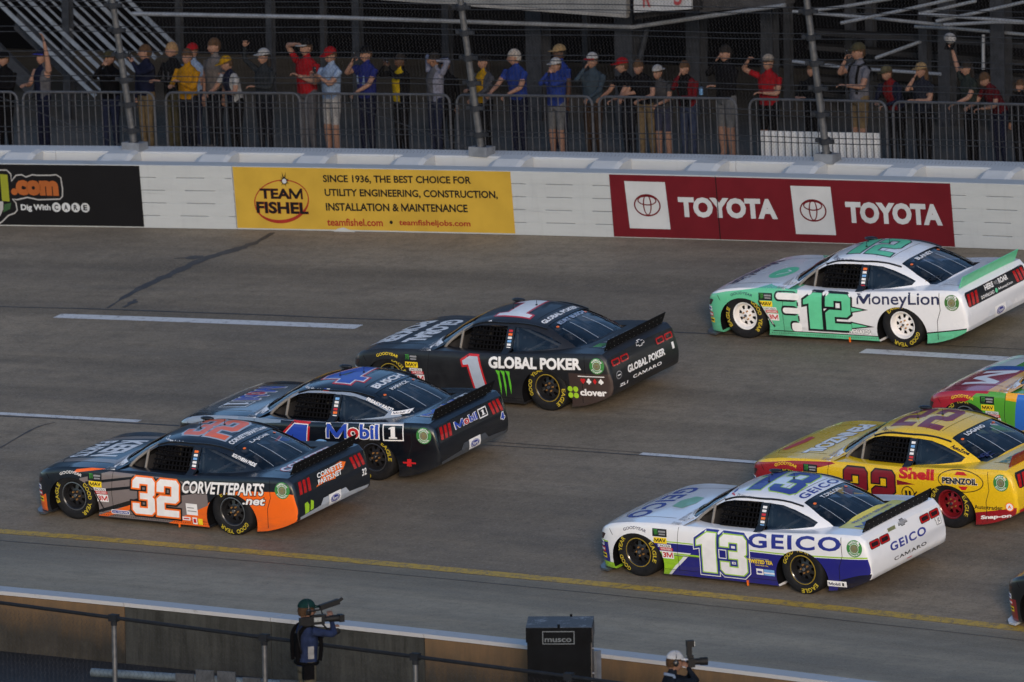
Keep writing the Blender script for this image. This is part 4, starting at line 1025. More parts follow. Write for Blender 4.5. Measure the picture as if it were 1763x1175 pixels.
for px,d,w in ((118,7,.14),(310,11,.10),(467,9,.12),(617,9,.14),(771,10,.14),(927,7.5,.30),(1083,7.0,.34),(1200,8.5,.26),(1326,8,.22),(1358,9.5,.12),(1465,9,.14),(1500,10,.14),(1593,8,.16),(1631,7.5,.22),(1724,7,.26),(558,11,.09),(1010,11,.10)): column(px,d,w)
def rail(name,pts,d,r,m):
    q=MB(); q.tube([bgp(a,b,d) for a,b in pts],r,8,m); return q.obj(name,parent=stand)
rail('pipe_rail',[(228,24),(560,30),(1090,47),(1200,31),(1352,9)],6.4,.035,STEELP)
rail('pipe_rail',[(1101,104),(1117,38)],6.9,.045,STEELD)
for pts in (((1365,20),(1500,31),(1622,43)),((1372,22),(1450,12),(1535,-2)),((1448,40),(1545,20),(1642,-2)),((1583,24),(1763,38)),((1583,24),(1680,2)),((1612,37),(1700,18),(1780,0)),((1625,43),(1720,38),(1780,40)),((1575,46),(1640,49),(1780,61)),((1508,100),(1585,72)),((1365,106),(1470,118),(1620,128)),((1693,60),(1693,120))):
    rail('pipe_rail',pts,6.2+rnd.uniform(0,.8),.028,STEELP)
# front fascia of the seating deck seen at the top
def slabpx(name,quad,d,th,m):
    P=[bgp(a,b,d) for a,b in quad]; q=MB(); q.add(P+[p+Vector((0,th,0)) for p in P],[(0,1,2,3),(7,6,5,4),(0,4,5,1),(1,5,6,2),(2,6,7,3),(3,7,4,0)],m); return q.obj(name,parent=stand)
slabpx('fascia',[(640,-6),(1078,24),(1078,-40),(640,-40)],5.6,.12,mat('fascia_pale',(.11,.115,.12),.7,var=.2,vscale=3))
slabpx('fascia_edge',[(640,-1),(1078,31),(1078,25),(640,-5)],5.55,.1,mat('fascia_edge',(.14,.14,.14),.7,var=.2))
slabpx('fascia',[(1093,34),(1204,18),(1204,-20),(1093,-20)],5.9,.12,GCON)
slabpx('fascia',[(1204,22),(1352,8),(1352,-20),(1204,-20)],6.6,.3,mat('fascia_slat',(.035,.036,.04),.9,spec=.1,var=.3,vscale=6))
for k in range(5):
    slabpx('riser',[(1390,60+26*k),(1763,84+30*k),(1763,74+30*k),(1390,52+26*k)],8.4+.5*k,.3,mat('riser_grey',(.018,.019,.022),.9,spec=.08,var=.3,vscale=3))
sg=slabpx('hanging_sign',[(1091,22),(1190,16),(1190,-70),(1091,-64)],5.5,.05,mat('sign_white',(.24,.25,.265),.6,var=.1)); sg.parent=None; sg.matrix_parent_inverse.identity(); tag(sg,'white sign with red letters cut off by the top edge','sign')
def sign_map(px,py): 
    return bgp(px,py,5.47)
SR=mat('sign_red',(.20,.02,.025),.6,var=.1)
for ch,x0,x1 in (('R',1107,1120),('S',1160,1174)):
    sh=fit(text2d(ch,.02),x0,x1,0,34); lay('sign_letter',[(sh,SR)],lambda u,v,off:sign_map(u,13-(u-1107)*.06-v),0,sg)
# bleacher planks climbing away at the upper left
for i in range(13):
    xt0=-190+34*i; dd=6.0+.12*i; ex=165+11.5*i; ey=166-7.2*i
    sx=ex-190; sy=ey-182
    P=[bgp(ex,ey,dd),bgp(ex-330,ey-317,dd+2.2)]
    q=MB(); dv=Vector((0,.012,.0)); up=Vector((.011,0,.012)) if i%3 else Vector((.024,0,.026))
    v=[]
    for p in P: v+=[p-up-dv,p+up-dv,p+up+dv,p-up+dv]
    q.add(v,[(0,1,2,3),(7,6,5,4),(0,4,5,1),(1,5,6,2),(2,6,7,3),(3,7,4,0)],STEELP); q.obj('bleacher_plank',parent=stand)
for a,b in (((-20,60),(60,140)),((30,20),(150,135))):
    slabpx('stringer',[(a[0],a[1]),(b[0],b[1]),(b[0]-6,b[1]+30),(a[0]-6,a[1]+30)],7.2,.1,STEELD)
# ------------------------------------------------------------------ the cars and their liveries
def L_(name,layers,mp,root,grid=.08,base=.0025): return lay(name,layers,mp,.03 if mp is m_rear else grid,root,base=base)
W_=srgb(226,226,228)
# 32
p32=paint('paint_32',srgb(20,25,33),[
 (srgb(122,112,110),'xz',[(-1.15,.10),(1.0,.10),(1.0,.63),(.45,.755),(-.72,.775),(-1.25,.64)],'side'),
 (srgb(18,20,24),'xz',[(-1.15,.555),(-.30,.70),(-.30,.735),(-1.15,.60)],'side'),(srgb(18,20,24),'xz',[(-1.1,.43),(-.30,.56),(-.30,.60),(-1.1,.475)],'side'),
 (srgb(18,20,24),'xz',[(-1.0,.14),(-.25,.34),(-.25,.42),(-1.0,.18)],'side'),(srgb(18,20,24),'xz',[(.40,.50),(1.0,.62),(1.0,.66),(.40,.56)],'side'),(srgb(18,20,24),'xz',[(.40,.66),(1.2,.72),(1.2,.74),(.40,.69)],'side'),
 (srgb(240,104,24),'xz',[(-1.35,.715),(-1.30,.765),(-.72,.84),(-.60,.83)],'side'),
 (srgb(240,104,24),'xz',[(-1.0,.10),(-.82,.10),(-.30,.27),(-.30,.34)],'side'),(srgb(240,104,24),'xz',[(.25,.09),(1.0,.09),(1.0,.42)],'side'),
 (srgb(240,104,24),'xz',[(1.0,.0),(2.7,.0),(2.7,.66),(2.2,.715),(1.6,.685),(1.25,.62),(1.0,.45)],'notrear'),
 (srgb(240,104,24),'xz',[(-2.6,.0),(-1.9,.0),(-1.9,.45),(-2.05,.42),(-2.3,.15)],'side'),
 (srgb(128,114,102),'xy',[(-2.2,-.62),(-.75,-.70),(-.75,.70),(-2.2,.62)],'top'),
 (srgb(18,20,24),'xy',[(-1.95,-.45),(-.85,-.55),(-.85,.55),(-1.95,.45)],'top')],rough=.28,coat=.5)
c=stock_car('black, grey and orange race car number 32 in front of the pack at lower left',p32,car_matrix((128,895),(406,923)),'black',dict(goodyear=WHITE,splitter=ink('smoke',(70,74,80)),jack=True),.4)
L_('door_number',number('32',-.36,.46,.19,.735,[(BLACK,.05),(ORANGE,.024),(WHITE,0)],gap=.06,shear=.10),m_side,c)
L_('sponsor_lettering',txt('CORVETTEPARTS',.56,2.02,.565,.745,WHITE,BLACK,.05,.03,.28,.055),m_side,c)
L_('sponsor_lettering',txt('.net',1.62,2.02,.49,.60,WHITE,BLACK,.05,.03,.28,.03),m_side,c)
L_('roof_number',number('32',.22,.98,-.40,.42,[(SILVER,.035),(ink('roof_orange',(238,98,36)),0)],gap=.08,shear=-.12),m_roof,c)
L_('roof_lettering',txt('CORVETTEPARTS.net',-.44,.44,-1.15,-1.05,WHITE,bold=.04,shear=.25),m_back,c)
L_('driver_name',txt('LAJOIE',-.22,.22,-1.34,-1.27,WHITE,bold=.02),m_back,c,base=.004)
L_('deck_lettering',txt('CORVETTE',-.62,.62,-2.22,-2.02,WHITE,RED,.05,.03,.2),m_back,c)
L_('sponsor_sticker',[(rect(.25,.50,.145,.165),BLACK),(rect(.60,.80,.25,.42),WHITE),(rect(.62,.78,.30,.315),GREY),(rect(.62,.74,.35,.365),GREY),(rect(.52,.66,.165,.215),WHITE),(rect(.54,.64,.18,.2),RED),(rect(.70,.78,.12,.22),WHITE),(rect(.715,.765,.14,.2),RED),(rect(.80,.88,.12,.21),YEL)],m_side,c)
L_('sponsor_sticker',[(rrect(-.74,-.42,.155,.215,.02),WHITE),(rrect(-.73,-.43,.163,.207,.018),BLUE)]+txt('U.S. CHROME',-.71,-.45,.172,.198,WHITE),m_side,c)
L_('pillar_lettering',txt('SOUTHERN PRIDE',1.25,1.64,1.075,1.11,WHITE,bold=.04,shear=.2,slope=-.34),m_side,c)
L_('driver_name',txt('Corey LaJoie',-.02,.42,1.185,1.212,WHITE,bold=.02),m_side,c)
L_('fender_vent',[(merge(stroke([(-1.10,.56),(-1.02,.50),(-.86,.20)],.022)),BLACK)],m_side,c,base=.006)
L_('bonnet_lettering',txt('KEEN',-.42,.42,-1.45,-.98,WHITE,bold=.04)+txt('PARTS',-.42,.42,-1.85,-1.52,WHITE,bold=.04),m_front,c)
rear_mustang(c,ink('rear_dark',(24,25,28)),SILVER)
L_('rear_lettering',[(poly([(-.42,.655),(-.30,.71),(-.20,.79),(.05,.82),(.28,.84),(.40,.80),(.30,.73),(.10,.70),(.06,.65),(-.2,.67)]),ORANGE)]+txt('CORVETTE',-.33,.30,.755,.825,WHITE,BLACK,.03,.03,.15,.0)+txt('PARTS.NET',-.36,.24,.67,.74,WHITE,BLACK,.03,.03,.15),m_rear,c,base=.006)
L_('rear_number',txt('32',.70,.82,.50,.60,WHITE,bold=.03,shear=.2),m_rear,c)
L_('sponsor_sticker',[(poly([(-.76,.36),(-.66,.37),(-.64,.47),(-.68,.52),(-.75,.51)]),LIME),(poly([(-.63,.375),(-.55,.385),(-.53,.49),(-.60,.525)]),LIME)],m_rear,c,base=.007)
# 4
p4=paint('paint_4',srgb(15,19,26),[
 (srgb(138,150,166),'xz',[(-2.3,.60),(-.2,.785),(-.2,.83),(-1.0,.82),(-2.2,.74)],'side'),(srgb(138,150,166),'xz',[(-.98,.785),(.3,.80),(1.98,.885),(1.92,.97),(1.15,1.215),(.2,1.235),(-.25,1.22)],'side'),
 (srgb(120,138,156),'xz',[(-.95,.70),(-.2,.76),(-.2,.81),(-.95,.79)],'side'),
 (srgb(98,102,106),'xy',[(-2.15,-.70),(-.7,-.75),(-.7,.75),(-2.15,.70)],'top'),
 (srgb(110,90,84),'xz',[(-2.6,.0),(-2.25,.0),(-2.25,.5),(-2.6,.5)])],rough=.2,coat=.7)
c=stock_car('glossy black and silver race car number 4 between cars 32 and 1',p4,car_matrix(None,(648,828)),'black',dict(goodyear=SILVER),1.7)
def mobil(x0,x1,z0,z1,slope=0.0,ow=.045,outline=WHITE):
    w=x1-x0; L=[]; L2=[]
    for s,a,b,m,h in (('M',0,.265,MBLUE,1.0),('o',.275,.425,RED,.76),('bil',.44,.68,MBLUE,1.03)):
        q=txt(s,x0+a*w,x0+b*w,z0,z0+(z1-z0)*h,m,outline,ow,.03,0,0); L.append((xf(q[0][0],lambda u,v:(u,v+slope*(u-x0))),q[0][1])); L2.append((xf(q[1][0],lambda u,v:(u,v+slope*(u-x0))),q[1][1]))
    a,b=x0+.735*w,x1; e=.02
    L.append((xf(merge(rect(a,b,z0-.02,z0+.005-.02+.012),rect(a,b,z1,z1+.018),rect(a,a+.018,z0-.02,z1+.018),rect(b-.018,b,z0-.02,z1+.018)),lambda u,v:(u,v+slope*(u-x0))),outline))
    one=number(['s1'],a+.08*w,b-.08*w,z0+.015,z1-.015,[(outline,0)])[0]; L2.append((xf(one[0],lambda u,v:(u,v+slope*(u-x0))),outline))
    return L+L2
L_('door_number',number('4',-.36,.36,.19,.76,[(RED,.045),(WHITE,.012),(MBLUE,0)],shear=.12)+[(poly([(-.02,.42),(.03,.62),(-.12,.42)]),BLACK)],m_side,c)
L_('sponsor_lettering',mobil(.62,1.98,.60,.80,.05),m_side,c)
L_('sponsor_sticker',[(disc(.52,.44,.16,.13),LIGHTBLUE),(poly([(.38,.42),(.44,.52),(.50,.47),(.55,.55),(.66,.42)]),WHITE),(rect(.36,.68,.30,.42),NAVY)]+txt('BUSCH',.37,.67,.32,.41,WHITE,bold=.04),m_side,c)
L_('sponsor_sticker',[(rect(1.58,1.80,.925,.965),WHITE)]+txt('Mobil 1',1.60,1.78,.933,.957,NAVY,bold=.02),m_side,c)
L_('pillar_lettering',txt('FREAKY FAST!',1.14,1.58,1.105,1.14,WHITE,BLACK,.03,.04,.2,-.33),m_side,c)
L_('sponsor_sticker',[(poly([(1.98,.27),(2.06,.27),(2.07,.38),(2.0,.38)]),RED),(rect(1.92,2.14,.31,.335),RED)],m_side,c)
L_('driver_name',txt('Kevin Harvick',-.02,.34,1.185,1.209,WHITE)+[(rect(.38,.48,1.185,1.212),WHITE),(rect(.38,.48,1.185,1.196),RED),(rect(.38,.43,1.199,1.212),BLUE)],m_side,c)
L_('roof_number',number('4',.18,.86,-.40,.42,[(RED,.05),(WHITE,.02),(MBLUE,0)],shear=-.12)+[(poly([(.44,-.08),(.47,.18),(.33,-.08)]),BLACK)],m_roof,c)
L_('roof_lettering',txt('BUSCH',-.34,.38,-1.16,-1.03,WHITE,NAVY,.03,.04),m_back,c)
L_('driver_name',txt('HARVICK',-.22,.22,-1.34,-1.27,WHITE,bold=.02),m_back,c,base=.004)
L_('deck_lettering',mobil(-.60,.60,-2.20,-2.05),m_back,c)
L_('bonnet_lettering',mobil(-.55,.55,-1.55,-1.10),m_front,c)
rear_mustang(c,ink('rear_dark',(24,25,28)),ink('smoke',(70,74,80)))
L_('rear_lettering',mobil(-.42,.42,.70,.80),m_rear,c,base=.006)
L_('rear_number',number('4',.72,.82,.52,.62,[(WHITE,.01),(MBLUE,0)]),m_rear,c)
# 1
p1=paint('paint_1',srgb(27,26,28),[(srgb(60,46,42),'xz',[(1.82,.0),(2.7,.0),(2.7,.62),(1.82,.62)],'side'),(srgb(88,74,68),'xz',[(-2.6,.55),(-1.95,.60),(-1.95,.95),(-2.6,.95)])],rough=.42,coat=.25)  # brown zone at the nose paints in the bonnet's warm reflection
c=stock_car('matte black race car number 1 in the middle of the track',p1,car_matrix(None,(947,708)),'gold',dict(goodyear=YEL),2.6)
L_('door_number',number(['s1'],.06,.44,.14,.76,[(RED,.032),(ink('pale',(170,180,194)),0)],shear=-.24),m_side,c)
L_('sponsor_lettering',txt('GLOBAL POKER',.40,2.05,.60,.775,WHITE,bold=.045,slope=.045),m_side,c)
L_('sponsor_sticker',[(claw(.50,.18,.28,.40),ink('claw_green',(96,190,50)))],m_side,c)
def suit(x,z,s,m,kind):
    if kind=='d': return (poly([(x,z-s),(x+.7*s,z),(x,z+s),(x-.7*s,z)]),m)
    if kind=='h': return (merge(disc(x-.42*s,z+.35*s,.5*s,n=12),disc(x+.42*s,z+.35*s,.5*s,n=12),poly([(x-.9*s,z+.2*s),(x,z-s),(x+.9*s,z+.2*s)])),m)
    if kind=='s': return (merge(disc(x-.42*s,z-.2*s,.48*s,n=12),disc(x+.42*s,z-.2*s,.48*s,n=12),poly([(x-.85*s,z-.05*s),(x+.85*s,z-.05*s),(x,z+1.0*s)]),poly([(x-.3*s,z-s),(x+.3*s,z-s),(x,z)])),m)
    return (merge(disc(x-.45*s,z-.15*s,.45*s,n=12),disc(x+.45*s,z-.15*s,.45*s,n=12),disc(x,z+.5*s,.45*s,n=12),poly([(x-.3*s,z-s),(x+.3*s,z-s),(x,z+.3*s)])),m)
L_('sponsor_sticker',[(rect(1.98,2.42,.575,.587),WHITE),suit(2.06,.51,.045,RED,'h'),suit(2.16,.51,.045,WHITE,'c'),suit(2.26,.51,.045,RED,'d'),suit(2.36,.51,.045,WHITE,'s')],m_side,c)
L_('sponsor_sticker',[(merge(*[disc(1.87+dx*.048,.33+dz*.048,.043,n=14) for dx in (-1,1) for dz in (-1,1)]),LIME)]+txt('clover',1.99,2.43,.285,.39,WHITE,bold=.04),m_side,c)
L_('driver_name',[(poly([(.18,1.188),(.24,1.198),(.32,1.192),(.27,1.205),(.26,1.215),(.22,1.205)]),WHITE)],m_side,c)
L_('roof_number',number(['s1'],.26,.84,-.42,.42,[(RED,.035),(WHITE,0)],shear=-.10),m_roof,c)
L_('roof_lettering',txt('GLOBAL POKER',-.46,.46,-1.15,-1.05,WHITE,bold=.045),m_back,c)
L_('driver_name',txt('KURT BUSCH',-.34,.34,-1.34,-1.26,ink('pale2',(150,165,190)),bold=.03),m_back,c,base=.004)
L_('deck_lettering',[(claw(-.62,-2.2,.20,.16),ink('claw_green',(96,190,50)))]+txt('MONSTER',-.36,.60,-2.19,-2.06,GREY,bold=.03),m_back,c)
L_('bonnet_lettering',txt('GLOBAL',-.62,.62,-1.38,-1.0,WHITE,bold=.05)+txt('POKER',-.62,.62,-1.95,-1.52,WHITE,bold=.05),m_front,c)
rear_camaro(c,WHITE)
L_('rear_lettering',txt('GLOBAL POKER',-.48,.54,.52,.63,WHITE,bold=.045),m_rear,c)
L_('rear_number',txt('1',.74,.80,.55,.65,WHITE,bold=.02),m_rear,c)
L_('sponsor_sticker',[(disc(-.72,.56,.075,.06,20),GREY),(disc(-.72,.56,.06,.046,20),BLACK),(rect(-.76,-.68,.552,.568),WHITE)],m_rear,c)
L_('sponsor_sticker',txt('ZL1',-.74,-.50,.38,.42,WHITE,bold=.03,shear=.2),m_rear,c)
# 12
MINTC=srgb(98,190,146)
p12=paint('paint_12',W_,[
 (MINTC,'xz',[(-2.6,.0),(-.42,.0),(-.42,.80),(-1.0,.815),(-1.7,.72),(-2.15,.62),(-2.6,.5)]),
 (srgb(20,22,26),'xz',[(-.9,.155),(1.0,.155),(1.0,.168),(-.9,.168)],'side'),(MINTC,'xz',[(-.9,.0),(1.0,.0),(1.0,.155),(-.9,.155)],'side'),
 (srgb(20,22,26),'xz',[(1.0,.0),(2.7,.0),(2.7,.375),(1.0,.175)],'notrear'),(MINTC,'xz',[(1.0,.0),(2.7,.0),(2.7,.355),(1.0,.155)],'notrear')],rough=.24,coat=.7)
c=stock_car('white and mint green race car number 12 near the far wall',p12,car_matrix((1285,584),(1558,600)),'white',dict(goodyear=NAVY,spoiler=MINT,rivets=False,splitter=ink('smoke',(70,74,80)),jack=True,eth=ink('eth_dark',(62,110,50))),.2)
L_('fender_bar',[(rrect(-.825,-.42,.62,.775,.07),BLACK),(rrect(-.795,-.38,.65,.75,.05),WHITE)],m_side,c)
L_('fender_bar',[(rrect(-.715,-.42,.41,.56,.065),BLACK),(rrect(-.685,-.38,.44,.53,.045),WHITE)],m_side,c)
L_('fender_bar',[(rrect(-.585,-.42,.165,.33,.065),BLACK),(rrect(-.555,-.38,.168,.30,.045),WHITE)],m_side,c)
L_('fender_edge',[(merge(rect(-.432,-.406,.56,.62),rect(-.432,-.406,.33,.41)),BLACK)],m_side,c)
L_('door_number',number('12',-.33,.50,.225,.77,[(BLACK,.038),(MINT,.004)],gap=.10,shear=.05),m_side,c)
L_('sponsor_lettering',txt('MoneyLion',.64,2.10,.585,.83,NAVY,bold=.012,slope=.045),m_side,c)
L_('door_arrow',[(poly([(.52,.50),(.52,.61),(.84,.565)]),BLACK),(poly([(.535,.522),(.535,.588),(.75,.56)]),MINT)],m_side,c)
L_('door_arrow',[(poly([(.50,.25),(.50,.37),(.92,.305)]),BLACK),(poly([(.515,.27),(.515,.347),(.80,.307)]),MINT)],m_side,c)
L_('sponsor_lettering',txt('MENARDS',.46,.84,.185,.255,WHITE,BLACK,.06,.04),m_side,c)
L_('sponsor_sticker',txt('DEX',1.66,1.84,.945,.985,BLACK,bold=.05,shear=.3),m_side,c)
L_('driver_name',txt('RYAN BLANEY',.0,.42,1.185,1.211,NAVY,bold=.03,shear=.2),m_side,c)
L_('fender_vent',[(merge(stroke([(-1.10,.62),(-1.08,.56),(-.86,.22)],.030)),BLACK),(stroke([(-1.06,.56),(-.88,.26)],.008),WHITE)],m_side,c,base=.006)
L_('roof_number',number('12',.10,.94,-.40,.42,[(BLACK,.022),(MINT,0)],gap=.12,shear=-.12),m_roof,c)
L_('driver_name',txt('BLANEY',-.24,.20,-1.34,-1.26,WHITE,bold=.03),m_back,c,base=.004)
L_('bonnet_lettering',[(disc(.15,-1.15,.30,.20),MINT),(stroke([(.02,-1.15),(.10,-1.05),(.20,-1.1),(.28,-1.2)],.03),WHITE)]+txt('MoneyLion',-.62,.62,-1.95,-1.62,NAVY,bold=.02),m_front,c)
rear_mustang(c,BLACK,ink('white2',(205,207,212)))
L_('rear_lettering',txt('HERE',-.30,-.06,.755,.835,WHITE,bold=.04)+txt('WE',-.04,.06,.765,.825,GREY,bold=.04)+txt('ROAR',.08,.34,.755,.835,WHITE,bold=.04)+txt('DOWNLOAD',-.46,-.10,.665,.715,WHITE,bold=.02)+[(disc(-.04,.69,.035,n=14),MINT)]+txt('MoneyLion',.02,.42,.665,.715,WHITE),m_rear,c,base=.006)
# 13
BC=srgb(34,34,120); LC=srgb(150,196,40)
p13=paint('paint_13',W_,[
 (BC,'xz',[(-1.1,.0),(1.0,.0),(1.0,.545),(-1.1,.545)],'side'),(BC,'xz',[(1.0,.0),(2.7,.0),(2.7,.60),(1.0,.545)],'notrear'),
 (LC,'xz',[(-1.1,.555),(1.0,.555),(1.0,.572),(-1.1,.572)],'side'),(LC,'xz',[(1.0,.555),(2.7,.61),(2.7,.63),(1.0,.572)],'notrear'),
 (srgb(226,226,228),'xz',[(-1.1,.085),(-.86,.085),(-.70,.225),(-.15,.285),(-.15,.425),(-1.1,.425)],'side'),
 (srgb(226,226,228),'xz',[(-1.1,.06),(-.88,.06),(-.69,.24),(-1.1,.24)],'side'),(LC,'xz',[(-1.1,.06),(-.92,.06),(-.74,.25),(-1.1,.25)],'side'),
 (LC,'xz',[(-1.1,.085),(-.90,.085),(-.74,.24),(-.15,.30),(-.15,.375),(-1.1,.375)],'side'),(srgb(60,74,30),'xz',[(-1.1,.375),(-.15,.365),(-.15,.376),(-1.1,.386)],'side'),(LC,'xz',[(-1.1,.39),(-.15,.38),(-.15,.405),(-1.1,.41)],'side'),
 (srgb(14,14,40),'xz',[(1.9,.0),(2.7,.0),(2.7,.40),(2.35,.36),(2.05,.28)],'side'),
 (BC,'xz',[(-2.6,.0),(-1.9,.0),(-1.9,.46),(-2.6,.46)]),(LC,'xz',[(-2.6,.0),(-1.8,.0),(-1.8,.17),(-2.6,.17)]),(LC,'xz',[(-2.6,.46),(-1.9,.46),(-1.9,.48),(-2.6,.48)]),
 (BC,'xz',[(-.84,.82),(-.66,.82),(-.20,1.11),(-.40,1.08)],'side')],rough=.22,coat=.75)
c=stock_car('white, blue and lime race car number 13 beside the yellow line',p13,car_matrix((1106,994),(1382,1024)),'gold',dict(goodyear=NAVY,splitter=ink('smoke',(70,74,80)),rocker=False,jack=True),3.3)
L_('door_number',number('13',-.38,.46,.19,.745,[(WHITE,.062),(BLUE,.05),(LIME,.020),(WHITE,.004)],gap=.12,shear=.06),m_side,c)
L_('sponsor_lettering',txt('GEICO',.52,2.10,.60,.80,BLUE,bold=.03,space=1.16,slope=.055),m_side,c)
L_('sponsor_sticker',txt('TWISTED TEA',.50,.92,.385,.445,YEL,bold=.04)+[(rect(.56,.86,.455,.465),GREY)]+txt('HARD ICED TEA',.62,.84,.355,.372,YEL),m_side,c,base=.006)
L_('sponsor_sticker',[(rect(.62,.74,.225,.31),WHITE),(rect(.75,.93,.225,.31),LIGHTBLUE),(rect(.75,.93,.25,.27),WHITE),(rect(.64,.72,.25,.28),BLUE)],m_side,c)
L_('sponsor_sticker',[(rect(1.82,2.13,.175,.255),WHITE)]+txt('Mobil',1.84,2.03,.19,.235,NAVY,bold=.03)+txt('1',2.06,2.09,.19,.235,BLACK,bold=.03),m_side,c)
L_('driver_name',[(rect(-.02,.08,1.185,1.212),WHITE),(rect(-.02,.08,1.185,1.195),RED),(rect(-.02,.03,1.198,1.212),BLUE)]+txt('TY DILLON',.12,.42,1.185,1.209,GREY),m_side,c)
L_('roof_number',number('13',.10,.98,-.42,.46,[(LIME,.02),(BLUE,0)],gap=.14,shear=-.12),m_roof,c)
L_('roof_lettering',txt('GEICO',-.42,.46,-1.17,-1.03,BLUE,bold=.03,space=1.16),m_back,c)
L_('driver_name',txt('T.DILLON',-.22,.22,-1.34,-1.27,WHITE,bold=.02),m_back,c,base=.004)
L_('deck_lettering',[(rect(-.66,.66,-2.26,-1.86),ink('deck_yellow',(206,196,90)))]+txt('MILITARY',-.60,.60,-2.22,-2.08,BLUE,bold=.04)+txt('PROUDLY SERVING',-.45,.45,-2.0,-1.93,BLUE,bold=.02),m_back,c)
L_('bonnet_lettering',txt('GEICO',-.72,.72,-1.78,-1.42,BLUE,bold=.03,space=1.16)+[(poly([(-.25,-1.2),(-.05,-1.32),(.22,-1.28),(.30,-1.05),(.05,-.98),(-.2,-1.02)]),ink('bonnet_green',(120,170,140)))],m_front,c)
rear_camaro(c,BLACK)
L_('rear_lettering',txt('GEICO',-.42,.44,.55,.67,BLUE,bold=.03,space=1.16),m_rear,c)
L_('rear_number',number('13',.70,.82,.60,.70,[(GREY,.012),(WHITE,0)],gap=.1),m_rear,c)
L_('sponsor_sticker',[(rect(-.36,-.18,.81,.86),GOLD),(rect(-.06,.06,.345,.357),RED)],m_rear,c)
# 22
RC=srgb(150,24,34)
p22=paint('paint_22',srgb(226,184,26),[
 (RC,'xz',[(-2.6,.36),(-1.6,.50),(-.95,.67),(-.55,.775),(-.62,.79),(-1.3,.76),(-2.0,.67),(-2.6,.56)],'side'),
 (RC,'xz',[(-2.6,.0),(-1.98,.0),(-1.98,.54),(-2.6,.54)]),(srgb(16,16,18),'xz',[(-2.4,.18),(-2.0,.22),(-2.0,.38),(-2.4,.38)],'side'),
 (RC,'xz',[(-1.9,.0),(1.0,.0),(1.0,.165),(-1.9,.16)],'side'),(RC,'xz',[(1.0,.0),(2.7,.0),(2.7,.42),(1.0,.15)],'notrear')],rough=.26,coat=.6)
c=stock_car('yellow and red race car number 22 behind the white number 13',p22,car_matrix(None,(1641,910)),'red',dict(goodyear=YEL,spoiler=MAROON,splitter=RED),2.1)
L_('door_number',number('22',-.42,.46,.20,.75,[(BLACK,.022),(MAROON,0)],gap=.14,shear=.05),m_side,c)
L_('sponsor_lettering',txt('Shell',.56,1.18,.66,.815,RED,bold=.05,slope=.04),m_side,c)
L_('sponsor_lettering',[(ring(1.64,.72,.375,.39,.148,.16),BLACK),(poly([(1.54,.80),(1.58,.845),(1.70,.85),(1.76,.805)]),RED),(poly([(1.60,.645),(1.76,.65),(1.72,.60),(1.65,.595)]),RED)]+txt('PENNZOIL',1.33,1.93,.665,.755,BLACK,WHITE,.035,.05,slope=.03),m_side,c)
L_('sponsor_sticker',[(ring(.70,.45,.10,.115),BLACK)]+txt('ll',.65,.75,.40,.50,BLACK,bold=.02)+[(stroke([(.56,.42),(.66,.38),(.78,.42),(.86,.50)],.02),BLACK)],m_side,c)
L_('door_arrow',[(poly([(.52,.565),(.52,.64),(.84,.60)]),MAROON),(poly([(.52,.25),(.52,.33),(.86,.29)]),MAROON)],m_side,c)
L_('sponsor_sticker',txt('Autotrader',1.83,2.30,.335,.395,BLACK,bold=.02,slope=.03)+[(disc(2.41,.40,.065,n=20),ORANGE),(disc(2.41,.40,.052,n=20),WHITE)]+txt('A',2.38,2.44,.375,.425,ORANGE,bold=.04),m_side,c)
L_('sponsor_lettering',txt('Snap-on',1.92,2.42,.175,.245,WHITE,bold=.045,shear=.1,slope=.12),m_side,c)
L_('sponsor_sticker',txt('SKF',1.68,1.86,.945,.985,NAVY,bold=.06,shear=.2),m_side,c)
L_('pillar_lettering',txt('AutoZone',1.26,1.56,1.075,1.11,BLACK,bold=.05,shear=.3,slope=-.33),m_side,c)
L_('driver_name',txt('JOEY LOGANO',.0,.42,1.185,1.209,BLACK,bold=.03),m_side,c)
L_('roof_number',number('22',.10,.94,-.42,.42,[(MAROON,.004)],gap=.16,shear=-.12),m_roof,c)
L_('driver_name',txt('LOGANO',-.30,.14,-1.34,-1.26,WHITE,bold=.03),m_back,c,base=.004)
L_('deck_lettering',txt('REO',-.62,-.1,-2.2,-2.06,ink('deckgreen',(70,110,80)),bold=.05),m_back,c)
L_('bonnet_lettering',txt('PENNZOIL',-.70,.70,-1.30,-1.0,WHITE,BLACK,.03,.05)+[(poly([(-.1,-1.75),(.5,-1.8),(.55,-1.7),(.2,-1.6),(-.05,-1.62)]),RED)],m_front,c)
rear_mustang(c,BLACK,RED)
# 18
p18=paint('paint_18',srgb(84,158,52),[
 (srgb(166,28,44),'xy',[(-2.6,-1.1),(-1.15,-1.1),(-.72,-.70),(-.72,.0),(-2.6,.20)],'top'),(srgb(166,28,44),'xz',[(-2.6,.45),(-1.75,.50),(-1.30,.66),(-1.05,.86),(-2.6,.86)],'side'),
 (srgb(40,90,180),'xy',[(-2.6,.20),(-.72,.0),(-.72,.16),(-2.6,.45)],'top'),(srgb(224,226,228),'xy',[(-2.6,.45),(-1.3,.26),(-1.3,.9),(-2.6,.9)],'top'),
 (srgb(238,90,30),'xz',[(-2.6,.0),(-1.95,.0),(-1.95,.46),(-2.6,.46)]),
 (srgb(236,168,30),'xz',[(-1.0,.80),(-.55,.80),(.3,1.3),(-.5,1.3)]),(srgb(236,168,30),'xz',[(-.66,.70),(-.1,.66),(-.1,.82),(-.66,.82)],'side'),
 (srgb(50,110,200),'xz',[(-.60,.0),(1.0,.0),(1.0,.79),(-.46,.79)],'side')],rough=.22,coat=.8)
c=stock_car('red, green and blue race car entering from the right edge behind the yellow car',p18,car_matrix((1668,764)),'black',dict(goodyear=YEL),4.4)
